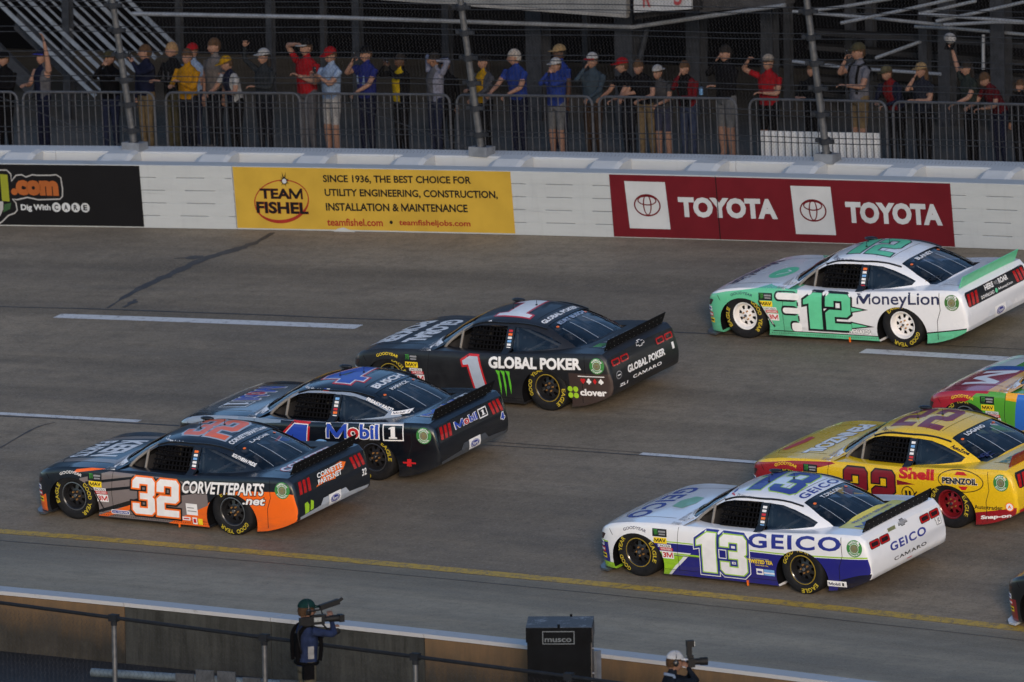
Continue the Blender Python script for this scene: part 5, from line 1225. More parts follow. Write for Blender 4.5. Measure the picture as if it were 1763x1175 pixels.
L_('bonnet_lettering',txt('M',-.02,.62,-1.65,-1.05,WHITE,bold=.05),m_front,c)
L_('roof_number',number('1',.10,.45,-.40,.40,[(WHITE,.02),(WHITE,0)]),m_roof,c)
# car entering at the lower right
p95=paint('paint_edge',srgb(18,18,20),[(srgb(120,26,34),'xz',[(-2.6,.0),(-1.9,.0),(-1.9,.40),(-2.6,.40)])],rough=.3)
c=stock_car('black and red race car whose nose enters at the lower right edge',p95,car_matrix((1806,1088)),'black',dict(goodyear=WHITE,splitter=SILVER),.9)
# ================================================================== infield side, near the camera
RAILD=mat('rail_black',(.012,.014,.018),.7,spec=.15,var=.2,vscale=10)
FZ=1.12
def fr(px,py): return at_z(px,py,FZ)
ff=empty('infield_fence'); tag(ff,'low chain link fence with a dark top rail in front of the inside wall','fence')
R0=[fr(-120,1022),fr(0,1038),fr(196,1064),fr(455,1098),fr(715,1131),fr(1000,1168),fr(1300,1207),fr(1900,1285)]
q=MB(); q.tube(R0,.025,8,RAILD); q.obj('top_rail',parent=ff,smooth=60)
for k,(px,py) in enumerate(((-70,1029),(196,1064),(455,1098),(715,1131),(980,1165),(1240,1199))):
    p=fr(px,py); q=MB(); q.tube([(p.x,p.y,-.05),(p.x,p.y,FZ-.06)],.034,10,STEEL); o=q.obj('post',parent=ff,smooth=60)
    q=MB(); q.tube([(p.x,p.y,FZ-.10),(p.x,p.y,FZ+.035)],.042,10,RAILD); q.box((-.06,-.045,-.045),(.06,.045,.045),RAILD,Matrix.Translation(p)); q.obj('post_cap',parent=o)
q=MB(); cell=.075; LL=[]; tot=0
A=R0[0]; Bp=R0[5]
L=(Bp-A).length; X=(Bp-A)/L; n_=int(L/cell); hN=int((FZ)/(cell/2))
for k in range(n_):
    b0=A+X*(k*cell); pts=[]
    for i in range(hN): 
        p=b0+X*(cell/2 if i%2 else 0); pts.append(Vector((p.x,p.y,i*cell/2)))
    v=[];f=[];r=.0022
    for p in pts: v+=[p+X*r,p-X*r*.5+Vector((-X.y,X.x,0))*r,p-X*r*.5-Vector((-X.y,X.x,0))*r]
    for i in range(hN-1):
        for j in range(3): f.append((3*i+j,3*i+(j+1)%3,3*i+3+(j+1)%3,3*i+3+j))
    q.add(v,f,LINK)
o=q.obj('chain_link',parent=ff); o['kind']='stuff'
# low pipe guard on the ground behind the fence
gpipe=empty('pipe_guard'); tag(gpipe,'low grey-blue pipe lying behind the infield fence at the left','pipe')
PIPE=mat('pipe_bluegrey',(.10,.13,.155),.6,.2,var=.3,vscale=7); PLATE=mat('plate_dark',(.045,.05,.058),.8,var=.3,vscale=9)
a=at_z(158,1158,.12); b=at_z(760,1196,.12); q=MB(); q.tube([a,b],.058,10,PIPE); q.obj('pipe',parent=gpipe,smooth=60)
for px in (325,360,397,441,505,566,612):
    t=(px-158)/(760-158); p=a.lerp(b,t); d=(b-a).normalized(); s=Vector((d.y,-d.x,0)); q=MB(); M_=Matrix((d,-s,Vector((0,0,1)))).transposed().to_4x4(); M_.translation=Vector((p.x,p.y,0))+s*.085
    h=.26 if px in (360,397) else .2
    q.box((-.13,-.012,0),(.13,.012,h),PLATE,M_); q.obj('plate',parent=gpipe)
# ---- lighting cabinet
CAB=mat('cabinet_black',(.004,.0045,.0055),.85,spec=.1,var=.3,vscale=5); CABT=worn_paint('cabinet_top',(.05,.055,.062),(.30,.33,.36),.56,5); CABS=mat('cabinet_side',(.06,.056,.054),.5,.3,var=.25,vscale=8); CABL=mat('cabinet_label',(.07,.085,.10),.6,var=.1)
ht=1.42
c0=at_z(905,1080,ht); ang=math.atan2(CR.y,CR.x)-R(3); 
# front edge runs left to right across the view, turned a little so that the right side shows
X=Vector((math.cos(ang),math.sin(ang),0)); Y=Vector((-X.y,X.x,0)); Wc=.84; Dc=.62
M_=Matrix((X,Y,Vector((0,0,1)))).transposed().to_4x4(); M_.translation=Vector((c0.x,c0.y,0))
cab=empty('light_cabinet',M_); tag(cab,'black equipment cabinet with a scuffed lid standing at the inside wall','cabinet')
q=MB(); q.box((.015,.015,0),(Wc-.015,Dc,ht-.20),CAB); q.obj('body',parent=cab)
q=MB(); q.box((0,0,ht-.20),(Wc,Dc+.02,ht-.012),CAB); ld=q.obj('lid',parent=cab)
q=MB(); q.add([(0,0,ht-.01),(Wc,0,ht-.01),(Wc,Dc+.02,ht+.03),(0,Dc+.02,ht+.03),(0,0,ht-.012),(Wc,0,ht-.012),(Wc,Dc+.02,ht-.012),(0,Dc+.02,ht-.012)],[(0,1,2,3),(0,4,5,1),(1,5,6,2),(2,6,7,3),(3,7,4,0)],CABT); q.obj('lid_top',parent=ld)
q=MB(); q.box((Wc-.014,.03,.0),(Wc-.004,Dc-.02,ht-.215),CABS); q.obj('side_panel',parent=cab); q=MB(); q.box((Wc+.001,.02,ht-.19),(Wc+.006,Dc,ht-.02),CABS); q.obj('side_trim',parent=ld)
for (x,y,z) in ((.42,.0,ht+.0),(.55,Dc,ht+.03)):
    q=MB(); q.tube([(x,y,z-.02),(x,y,z+.03)],.016,8,CAB); q.obj('latch',parent=ld)
for z in (ht-.30,ht-.62):
    q=MB(); q.tube([(Wc-.02,.12,z),(Wc+.02,.12,z)],.012,8,STEELP); q.obj('bolt',parent=cab)
mc=lambda u,v,off:(u,-off,v)
lb=lay('maker_label',[(rect(.21,.62,ht-.225,ht-.055),CABL),(rect(.222,.608,ht-.213,ht-.067),CAB)]+txt('musco',.24,.58,ht-.195,ht-.145,CABL,bold=.02),mc,0,cab,base=.003)
# grey post behind the cabinet
p=at_z(1025,1120,.95); q=MB(); q.box((-.055,-.05,0),(.055,.05,.95),STEELP,Matrix.Translation((p.x,p.y,0))); o=q.obj('steel_post'); tag(o,'short grey square post at the right side of the black cabinet','post')
# ================================================================== people
def cloth(rgb,k=1.0): 
    c=tuple(v*k*.47 for v in srgb(*rgb)); return mat('cloth_%d_%d_%d_%d'%(*rgb,int(k*100)),c,.95,var=.30,vscale=11,bump=.6,bscale=14,spec=.06)  # scaled darker than real cloth: the crowd's shade is put into the colour
SKIN={'l':mat('skin_light',(.18,.10,.072),.7,var=.15,vscale=20,spec=.2),'m':mat('skin_tan',(.16,.085,.055),.7,var=.15,vscale=20,spec=.2),'d':mat('skin_dark',(.05,.027,.018),.7,var=.15,vscale=20,spec=.2)}  # skin tones darkened too, painting in the dim light on the crowd
EYE=mat('eye_dark',(.015,.012,.012),.4,var=0); LIP=mat('lip',(.20,.075,.06),.5,var=0); SHOE=mat('shoe_dark',(.05,.05,.055),.7,var=.2)
HAIR={'brown':mat('hair_brown',(.045,.026,.015),.9,var=.3,vscale=40,spec=.08),'black':mat('hair_black',(.012,.010,.009),.9,var=.3,vscale=40,spec=.08),'blond':mat('hair_blond',(.16,.10,.05),.9,var=.3,vscale=40,spec=.08),'grey':mat('hair_grey',(.20,.18,.16),.9,var=.3,vscale=40,spec=.08)}
def ik(S0,T,l1,l2,hint):
    d=T-S0; D=min(d.length,(l1+l2)*.995); u=d.normalized(); T=S0+u*D
    a=(l1*l1-l2*l2+D*D)/(2*D); h=math.sqrt(max(l1*l1-a*a,0)); n=(hint-u*hint.dot(u)).normalized(); return S0+u*a+n*h,T
def loft(b,secs,m=None,n=14):
    """closed skin through ellipses (centre,rx,ry) stacked along z, bent by the caller"""
    v=[];f=[]
    for fn,rx,ry in secs:
        for k in range(n):
            t=2*math.pi*k/n; v.append(fn(rx*math.cos(t),ry*math.sin(t)))
    for i in range(len(secs)-1):
        for k in range(n): f.append((i*n+k,i*n+(k+1)%n,(i+1)*n+(k+1)%n,(i+1)*n+k))
    f.append(tuple(range(n-1,-1,-1))); q=(len(secs)-1)*n; f.append(tuple(q+k for k in range(n))); b.add(v,f,m)
def seg_d(p,a,b):
    ab=b-a; t=max(0,min(1,(p-a).dot(ab)/ab.length_squared)); return (p-(a+ab*t)).length,t
POSE={'down':(.27,-.04,.80),'phone':(.07,-.30,1.50),'low':(.10,-.30,1.16),'rail':(.20,-.40,1.06),'up':(.36,-.12,1.98),'fist':(.30,-.16,1.66),'face':(.04,-.17,1.52),'head':(.13,-.05,1.62),'chest':(.04,-.22,1.22),'out':(.62,-.34,1.18),'brow':(.10,-.12,1.68)}
def person(label,base,face,H,shirt,pants,skin='l',sleeves='short',legs='long',lean=0.0,L='down',R_='down',hair='brown',long_hair=False,cap=None,cap_back=False,grp='spectators behind the catch fence',head=(0,0),bib=None,wide=1.12,headset=False,shoes=SHOE,name='person',extra=None):
    s=H/1.75; sk=SKIN[skin]; b=MB(); lr=R(lean)
    hipz=.93
    def bend(p):                                   # lean the upper body forwards over the hips
        p=Vector(p)
        if p.z>hipz and lr:
            w=min(1,(p.z-hipz)/.25); a=lr*w; dz=p.z-hipz; y,z=p.y,dz; p=Vector((p.x,y*math.cos(a)-z*math.sin(a),hipz+z*math.cos(a)+y*math.sin(a)))
        return p
    def ell(cx,cy,z): return lambda u,v:bend((cx+u,cy+v,z))*s
    segs=[]
    for sd in (-1,1):
        hip=Vector((sd*.092,.0,.93)); kn=Vector((sd*.10,-.015,.49)); an=Vector((sd*.105,.02,.085))
        pts=[hip,hip.lerp(kn,.5),kn,kn.lerp(an,.35),an]; rr=[.092,.082,.062,.060,.044] if legs!='wide' else [.098,.092,.082,.080,.075]
        b.tube([p*s for p in pts],[r*s*(wide*.5+.5) for r in rr],12); segs+=[('thigh',hip*s,kn*s,.08*s),('calf',kn*s,an*s,.055*s)]
        T=Matrix.Translation((sd*.105*s,-.05*s,.045*s)); b.ellip((0,0,0),(.048*s,.135*s,.045*s),None,12,8,T); segs.append(('foot',Vector((sd*.105,.04,.03))*s,Vector((sd*.105,-.15,.03))*s,.05*s))
    W=wide
    loft(b,[(ell(0,0,.86),.150*W,.105*W),(ell(0,0,.95),.172*W,.118*W),(ell(0,-.005,1.05),.165*W,.115*W),(ell(0,-.01,1.16),.170*W,.116*W),(ell(0,-.01,1.28),.188*W,.122*W),(ell(0,0,1.37),.190*W,.112),(ell(0,.005,1.425),.165,.092),(ell(0,.01,1.465),.095,.072)])
    segs.append(('torso',bend((0,0,.95))*s,bend((0,0,1.40))*s,.15*s))
    nk0,nk1=bend((0,.01,1.43)),bend((0,-.01-head[1]*.0,1.57)); b.tube([nk0*s,nk1*s],[.062*s,.054*s],12); segs.append(('neck',bend((0,.01,1.475))*s,nk1*s,.055*s))
    hands=[]
    for sd,ps in ((1,L),(-1,R_)):                  # seen from the front: L is at the person's left (+x is the person's right when facing -y ... mirrored)
        sh=bend((sd*.195*W,.0,1.395)); t=POSE[ps] if isinstance(ps,str) else ps
        T=Vector((sd*t[0],t[1],t[2]))
        if lean and ps in ('rail','low','phone','face','chest'): T=Vector((T.x,T.y-.30*math.sin(lr),T.z-(.10 if ps!='rail' else 0)*math.sin(lr)*2))
        hint=Vector((sd*.7,.35,-.7)) if t[2]<1.75 else Vector((sd*1,0,-.2))
        el,wr=ik(sh,T,.29,.255,hint)
        b.tube([p*s for p in (sh,sh.lerp(el,.5),el)],[.062*s,.052*s,.043*s],10); b.tube([p*s for p in (el,el.lerp(wr,.4),wr)],[.043*s,.040*s,.029*s],10)
        segs+=[('uarm',sh*s,el*s,.05*s),('farm',el*s,wr*s,.036*s)]; hands.append((sd,wr*s,(wr-el).normalized(),ps))
    tmp=bpy.data.meshes.new('t'); tmp.from_pydata(b.v,[],b.f); o=bpy.data.objects.new('t',tmp); COL.objects.link(o)
    md=o.modifiers.new('r','REMESH'); md.mode='VOXEL'; md.voxel_size=.021*s; m2=o.modifiers.new('s','SMOOTH'); m2.iterations=3; m2.factor=.5
    dg=bpy.context.evaluated_depsgraph_get(); me=bpy.data.meshes.new_from_object(o.evaluated_get(dg)); bpy.data.objects.remove(o)
    mats=[shirt,pants,sk,shoes,bib or shirt,EYE,LIP]
    out=MB(); vs=[v.co.copy() for v in me.vertices]; out.v=[tuple(v) for v in vs]; out.mats=list(dict.fromkeys(mats))
    ix={m:out.mats.index(m) for m in mats}
    for p in me.polygons:
        c=p.center; best=None
        for nm,a,bb,r in segs:
            d,t=seg_d(c,a,bb); d-=r
            if best is None or d<best[0]: best=(d,nm,t)
        nm,t=best[1],best[2]
        if nm=='thigh': m=pants
        elif nm=='calf': m=(sk if (legs=='short' and t>.0) else pants)
        elif nm=='foot': m=shoes
        elif nm=='torso': m=pants if c.z<.93*s else shirt
        elif nm=='neck': m=sk
        elif nm=='uarm': m=shirt if (sleeves!='none' and (sleeves=='long' or t<.55)) else sk
        else: m=shirt if sleeves=='long' else sk
        if nm=='thigh' and legs=='short' and t>.93: m=sk
        if bib is not None and nm=='torso' and c.y<-.03*s and abs(c.x)<.11*s and c.z>.93*s: m=bib
        out.f.append(list(p.vertices)); out.m.append(ix[m])
    nb=len(out.f)
    # hands: palm, four fingers and a thumb, curled
    for sd,w,d,ps in hands:
        side=Vector((0,0,1)).cross(d); side=side.normalized() if side.length>.1 else Vector((1,0,0)); nrm=d.cross(side).normalized()
        curl=1.15 if ps in ('fist','rail','chest') else .75
        T=Matrix((side,nrm,d)).transposed().to_4x4(); T.translation=w+d*.045*s; out.ellip((0,0,0),(.040*s,.017*s,.055*s),sk,10,8,T)
        for k,(o_,ln) in enumerate(((-.028,.066),(-.010,.076),(.009,.072),(.027,.056))):
            r0=w+d*.085*s+side*o_*s; d1=(d*math.cos(curl*.5)-nrm*math.sin(curl*.5)); d2=(d*math.cos(curl*1.5)-nrm*math.sin(curl*1.5)); p1=r0+d1*ln*.5*s; p2=p1+d2*ln*.5*s
            out.tube([r0-d*.01*s,p1,p2],[.0095*s,.009*s,.007*s],6,sk)
        r0=w+d*.03*s-side*.036*s*sd; d1=(d*.7-side*sd*.6-nrm*.3).normalized(); out.tube([r0,r0+d1*.03*s,r0+d1*.045*s+d*.018*s],[.011*s,.010*s,.008*s],6,sk)
    # head
    hc=bend((0,-.015,1.625))*s; yaw,pit=R(head[0]),R(head[1]); HM=Matrix.Translation(hc)@Matrix.Rotation(yaw,4,'Z')@Matrix.Rotation(lr*.45+pit,4,'X')@Matrix.Scale(s*1.05,4)
    hv=[];hf=[];N,K=20,14
    for i in range(K+1):
        ph=math.pi*i/K; z=-math.cos(ph)
        for j in range(N):
            t=2*math.pi*j/N; x=math.sin(ph)*math.cos(t)*.076; y=math.sin(ph)*math.sin(t)*.097; zz=z*.122
            if z<0: x*=1-.30*(-z)**1.3; y=y*(1-.10*(-z)) - (.012*(-z) if y<0 else -.01*(-z))
            if y<-.05 and -.1<z<.25: y+=.006                      # eye hollows
            if y<-.06 and abs(x)<.016 and -.42<z<.05: y-=.020*(1-abs(x)/.018)   # nose ridge
            hv.append(HM@Vector((x,y,zz)))
    for i in range(K):
        for j in range(N): hf.append((i*N+j,i*N+(j+1)%N,(i+1)*N+(j+1)%N,(i+1)*N+j))
    out.add(hv,hf,sk)
    out.add([HM@Vector(p) for p in ((-.012,-.095,-.035),(.012,-.095,-.035),(0,-.122,-.032),(0,-.095,.015))],[(0,2,1),(0,3,2),(1,2,3)],sk)
    for sx in (-1,1):
        out.ellip((sx*.031,-.086,.012),(.013,.008,.007),EYE,8,6,HM); out.ellip((sx*.031,-.089,.030),(.018,.006,.004),HAIR[hair],8,4,HM); out.ellip((sx*.077,.005,-.005),(.010,.020,.032),sk,8,6,HM)
    out.ellip((0,-.092,-.062),(.022,.008,.006),LIP,10,6,HM)
    ob=out.obj(name); ob.matrix_world=Matrix.Translation(base)@Matrix.Rotation(face,4,'Z'); tag(ob,label,'person',grp); smooth_mesh(ob.data,70)
    # hair
    if not cap or long_hair or cap_back is None:
        pass
    hb=MB(); v=[];f=[]; KK=8
    for i in range(KK+1):
        for j in range(N):
            t=2*math.pi*j/N; fr_=-math.sin(t); lim=(.16 if fr_>.2 else (-.45 if fr_<-.2 else -.12)); 
            ph0=math.acos(-lim); ph=ph0+(math.pi-ph0)*i/KK; zz=-math.cos(ph)
            rr=1.09+.03*math.sin(7*t+3*i); v.append(HM@Vector((math.sin(ph)*math.cos(t)*.078*rr,math.sin(ph)*math.sin(t)*.099*rr+.004,zz*.122*1.07)))
    for i in range(KK):
        for j in range(N): f.append((i*N+j,i*N+(j+1)%N,(i+1)*N+(j+1)%N,(i+1)*N+j))
    if hair!='none':
        hb.add(v,f,HAIR[hair])
        if long_hair:
            for sx in (-1,0,1): hb.ellip((sx*.055,.06,-.09),(.045,.045,.15),HAIR[hair],10,8,HM)
        hb.obj('hair',parent=ob,smooth=60)
    if cap:
        cb=MB(); v=[];f=[]
        for i in range(7):
            ph=math.pi/2*i/6
            for j in range(N): t=2*math.pi*j/N; v.append(HM@Vector((math.cos(ph)*math.cos(t)*.089,math.cos(ph)*math.sin(t)*.110+.003,.045+math.sin(ph)*.098)))
        for i in range(6):
            for j in range(N): f.append((i*N+j,i*N+(j+1)%N,(i+1)*N+(j+1)%N,(i+1)*N+j))
        cb.add(v,f,cap[0]); sg=1 if cap_back else -1; v=[]
        for k in range(9):
            t=math.pi*k/8; v+=[HM@Vector((.075*math.cos(t),sg*(.075*math.sin(t)+.055),.052)),HM@Vector((.080*math.cos(t),sg*(.135*math.sin(t)+.065),.040)),HM@Vector((.080*math.cos(t),sg*(.135*math.sin(t)+.065),.034)),HM@Vector((.075*math.cos(t),sg*(.075*math.sin(t)+.055),.044))]
        f=[(4*k+q,4*k+(q+1)%4,4*k+4+(q+1)%4,4*k+4+q) for k in range(8) for q in range(4)]; cb.add(v,f,cap[1]); cb.obj('cap',parent=ob,smooth=50)
    if headset:
        hb=MB(); hb.tube([HM@Vector((.088*math.cos(R(a)),.005,.02+.115*math.sin(R(a)))) for a in range(-10,200,15)],.010*s,6,BLACK)
        for sx in (-1,1): hb.ellip((sx*.088,.005,-.005),(.022,.036,.042),BLACK,12,8,HM)
        hb.obj('headphones',parent=ob,smooth=60)
    return ob,{'hands':[ob.matrix_world@(w+d*.07*s) for sd,w,d,ps in hands],'head':ob.matrix_world@HM}
def phone(p,face,label,tilt=0.0):
    q=MB(); q.box((-.038,-.005,-.075),(.038,.005,.075),mat('phone_black',(.012,.012,.014),.25,var=0)); q.box((-.034,.0052,-.068),(.034,.0062,.068),mat('phone_screen',(.03,.035,.045),.15,var=0)); q.ellip((.02,-.006,.055),(.008,.003,.008),CHROME,8,5)
    o=q.obj('mobile_phone'); o.matrix_world=Matrix.Translation(p)@Matrix.Rotation(face,4,'Z')@Matrix.Rotation(tilt,4,'Y'); tag(o,label,'phone','phones held up by spectators'); return o
C_=cloth
JEAN=C_((38,44,66)); DKJ=C_((26,28,36)); KHA=C_((120,104,80)); BLK=C_((20,20,23)); GRY=C_((92,92,98)); NVY=C_((28,32,52)); SHG=C_((110,112,116)); OLV=C_((74,70,52)); WHT=C_((168,168,170)); LTB=C_((140,160,190)); BRN=C_((62,48,38)); MAR=C_((84,24,30)); RDC=C_((150,26,34)); BLU=C_((40,60,130)); YLW=C_((170,130,24)); MUS=C_((172,122,22)); LAV=C_((136,138,156)); TEA=C_((58,72,84)); TAN=C_((150,126,92)); DGN=C_((44,52,50))
# (picture x, head-top y, row distance, label, options)
ROW=2.35
CROWD=[
 (8,88,2.6,'man in black with a black cap cut by the left edge',dict(shirt=BLK,pants=BLK,sleeves='long',cap=(BLK,BLK),L='low',R_='down')),
 (74,84,2.4,'fan in a blue cap and navy overalls waving one arm at the far left',dict(shirt=GRY,pants=NVY,sleeves='none',bib=NVY,cap=(NVY,C_((60,70,170))),L=(.24,-.10,1.98),R_='low',head=(20,-8))),
 (190,86,2.5,'person in a dark jacket and olive cap, hands at face, beside the fence post',dict(shirt=BLK,pants=JEAN,sleeves='long',cap=(OLV,OLV),L='face',R_='face')),
 (252,77,2.5,'man in a navy jacket and khaki trousers holding a phone by the left fence post',dict(shirt=NVY,pants=KHA,sleeves='long',L='phone',R_='down',head=(-25,0),phone='l')),
 (298,73,2.7,'young man in a black hoodie with pale lettering and short blond hair',dict(shirt=BLK,pants=OLV,sleeves='long',hair='blond',L='low',R_='low',print_=GRY)),
 (324,84,2.2,'boy in a mustard yellow hoodie',dict(shirt=MUS,pants=DKJ,sleeves='long',hair='brown',L='chest',R_='low',head=(10,0))),
 (333,74,3.0,'fan in a red cap and pale blue shirt behind the boy in mustard',dict(shirt=LTB,pants=JEAN,cap=(RDC,RDC),L='down',R_='down')),
 (371,66,2.8,'tall man in a grey t-shirt behind the woman in a yellow cap',dict(shirt=C_((112,106,104)),pants=DKJ,L='down',R_='down')),
 (397,96,2.25,'person in a yellow cap and white and navy shirt leaning on the barricade',dict(shirt=WHT,pants=BLK,cap=(YLW,YLW),bib=NVY,L='low',R_='rail',lean=14,head=(-15,12))),
 (456,83,2.4,'fan in a patterned white sun hat raising a fist',dict(shirt=C_((44,48,52)),pants=DKJ,sleeves='long',hair='black',long_hair=True,cap=(WHT,WHT),L='low',R_=(.36,-.12,1.78))),
 (529,66,2.5,'man in a red t-shirt and black cap shading his eyes with a raised arm',dict(shirt=RDC,pants=GRY,cap=(BLK,WHT),L='chest',R_='brow')),
 (571,80,2.25,'man in a red cap, pale blue t-shirt and white shorts looking at his phone',dict(shirt=LTB,pants=WHT,legs='short',cap=(RDC,RDC),L=(.02,-.30,1.33),R_=(.03,-.30,1.30),head=(0,15),phone='c')),
 (632,78,2.4,'man in a blue t-shirt with a pale print filming with a phone',dict(shirt=C_((38,46,110)),pants=NVY,cap=(BLK,BLK),L='rail',R_=(.02,-.28,1.52),print_=LTB,phone='r')),
 (691,92,2.45,'person in a yellow vest with black sleeves filming straight ahead',dict(shirt=BLK,pants=BLK,sleeves='long',bib=C_((190,160,26)),skin='d',hair='black',L=(.06,-.30,1.56),R_=(.06,-.30,1.56),phone='c')),
 (750,90,2.4,'man in a lavender grey shirt with both hands at his head',dict(shirt=LAV,pants=JEAN,sleeves='long',skin='m',hair='black',L='head',R_='head',bib=GRY)),
 (768,98,3.0,'person in a dark cap behind the man with both hands at his head',dict(shirt=BLK,pants=BLK,cap=(NVY,NVY),sleeves='long')),
 (834,92,2.4,'woman in a black cap with long dark hair, grey hoodie and yellow top',dict(shirt=C_((70,72,80)),pants=BLK,sleeves='long',hair='black',long_hair=True,cap=(BLK,BLK),bib=YLW,L='rail',R_='low')),
 (889,85,2.35,'bald man in a plain blue t-shirt with arms on the barricade',dict(shirt=BLU,pants=NVY,hair='grey',L='rail',R_='rail',lean=6,head=(-30,0),wide=1.08)),
 (965,76,2.9,'dark-skinned man in a tan cap and blue shirt at the back',dict(shirt=BLU,pants=JEAN,skin='d',hair='black',cap=(TAN,TAN),wide=1.1)),
 (958,99,2.3,'boy in a white cap and blue hoodie with white sleeves, hands at his face',dict(shirt=BLU,pants=SHG,legs='short',sleeves='long',cap=(WHT,WHT),L='face',R_='face')),
 (1021,90,2.4,'bearded man in a white and red cap and slate long-sleeved shirt',dict(shirt=TEA,pants=BRN,sleeves='long',cap=(WHT,RDC),L='rail',R_='face',wide=1.1)),
 (1077,99,2.5,'fan in a red visor and dark t-shirt leaning towards the track',dict(shirt=BLK,pants=DKJ,cap=(RDC,RDC),lean=10,L='rail',R_='rail',head=(-20,0))),
 (1101,103,2.3,'young man in a black t-shirt and khaki trousers leaning on his forearms',dict(shirt=BLK,pants=KHA,lean=20,L='rail',R_='rail')),
 (1134,111,2.35,'fan in a white cap and grey t-shirt stretching an arm to the left',dict(shirt=C_((66,66,70)),pants=C_((58,62,84)),legs='short',cap=(WHT,WHT),cap_back=True,lean=14,R_='out',L='rail')),
 (1181,105,2.35,'fan in a red and black jersey holding a blue can',dict(shirt=C_((104,24,32)),pants=C_((56,66,92)),sleeves='long',lean=8,bib=BLK,L='low',R_='face')),
 (1251,78,2.45,'man in a black jacket with white shoulder stripes and grey shorts, hand at his mouth',dict(shirt=BLK,pants=SHG,legs='short',sleeves='long',hair='black',R_='face',L='low')),
 (1324,93,2.5,'man in a red t-shirt and pale cap raising a clenched fist',dict(shirt=RDC,pants=BLK,legs='short',cap=(C_((150,140,130)),C_((60,60,64))),R_='fist',L='low')),
 (1399,108,2.6,'person in dark clothes half hidden by the right fence post',dict(shirt=BLK,pants=BLK,sleeves='long',L='low',R_='low')),
 (1480,73,2.6,'man in an olive cap and grey t-shirt with backpack straps holding a camera',dict(shirt=C_((108,110,122)),pants=KHA,legs='short',cap=(OLV,OLV),L='low',R_=(.0,-.24,1.52),straps=True,phone='r')),
 (1533,112,2.35,'man in a camouflage cap and navy jacket leaning over the barricade',dict(shirt=NVY,pants=BLK,sleeves='long',cap=(C_((88,84,66)),OLV),lean=20,L='rail',R_='low',bib=C_((110,26,30)))),
 (1588,107,2.4,'woman in a tan cap and dark vest with a hand at her face',dict(shirt=C_((36,40,52)),pants=BLK,cap=(TAN,TAN),sleeves='short',long_hair=True,L='low',R_='face',lean=4)),
 (1669,104,2.45,'woman with sunglasses and a black printed t-shirt waving a white cap',dict(shirt=DGN,pants=BLK,hair='black',long_hair=True,R_=(.40,-.14,1.90),L='rail',print_=LTB,shades=True,lean=6,wave=True)),
 (1708,126,2.3,'man in a maroon t-shirt leaning low on his forearms at the right',dict(shirt=MAR,pants=NVY,hair='brown',lean=26,L='rail',R_='rail',head=(10,10))),
 (1757,150,2.6,'person in dark clothes cut by the right edge',dict(shirt=BLK,pants=BLK,sleeves='long')),
]
FACE0=math.atan2(CF.x,CF.y)*-1           # roughly towards the camera side of the track
for i,(px,py,d,lb,op) in enumerate(CROWD):
    x=along(px,d,150); base=gp(x,d); op=dict(op); ph=op.pop('phone',None); pr=op.pop('print_',None); st=op.pop('straps',None); shd=op.pop('shades',None); wv=op.pop('wave',None)
    top=bgp(px,py,d).z-base.z; ln=R(op.get('lean',0)); fac=.53+.47*math.cos(ln); H=top/fac+(.02 if op.get('cap') else 0)*0
    if op.get('cap'): H-=.02
    base.y+=.30*math.sin(ln)*H/1.75*2.2
    H=max(1.35,min(2.02,H)); rr=random.Random(i); face=-.25+rr.uniform(-.3,.25)
    ob,inf=person(lb,base,face,H,**op); s=H/1.75
    if ph:
        hp=inf['hands'][0 if ph=='l' else 1] if ph!='c' else (inf['hands'][0]+inf['hands'][1])/2
        wd=lb.split()[:9]
        while wd[-1].strip(',') in ('and','a','an','with','in','the','to','his','pale','straight','holding','t-shirt','filming','looking','at','phone','black'): wd.pop()
        phone(hp+Vector((0,-.02,.04)),face,('camera' if st else 'phone')+' held up by the '+' '.join(wd),0 if ph!='c' or 'shorts' in lb else R(90))
    if pr:
        q=MB(); z=1.22*s; q.box((-.09*s,-.135*s,z-.07*s),(.09*s,-.120*s,z+.07*s),pr); q.obj('shirt_print',parent=ob)
    if st:
        for sx in (-1,1):
            q=MB(); q.tube([(sx*.10*s,-.11*s,1.02*s),(sx*.12*s,-.132*s,1.25*s),(sx*.12*s,-.09*s,1.42*s),(sx*.12*s,.03*s,1.46*s),(sx*.11*s,.12*s,1.36*s)],.022*s,6,BLK); q.obj('backpack_strap',parent=ob)
    if shd:
        q=MB(); HMl=ob.matrix_world.inverted()@inf['head']
        for sx in (-1,1): q.ellip((sx*.034,-.094,.012),(.028,.010,.020),BLACK,10,6,HMl)
        q.obj('sunglasses',parent=ob)
    if wv:
        q=MB(); q.ellip((0,0,.03),(.10,.085,.10),WHT,14,8); q.box((-.08,-.17,-.03),(.08,-.05,-.018),BLK); o=q.obj('cap',smooth=50); o.matrix_world=Matrix.Translation(inf['hands'][1]+Vector((0,0,.09)))@Matrix.Rotation(R(60),4,'X'); tag(o,'white cap held up by the woman with sunglasses','cap')
q=MB(); q.tube([(0,0,-.06),(0,0,.06)],.033,12,mat('can_blue',(.10,.22,.42),.3,.5,var=.1)); 
o=q.obj('drink_can'); p=bgp(1207,157,2.0); o.location=p; tag(o,'blue drink can held by the fan in the red and black jersey','can')
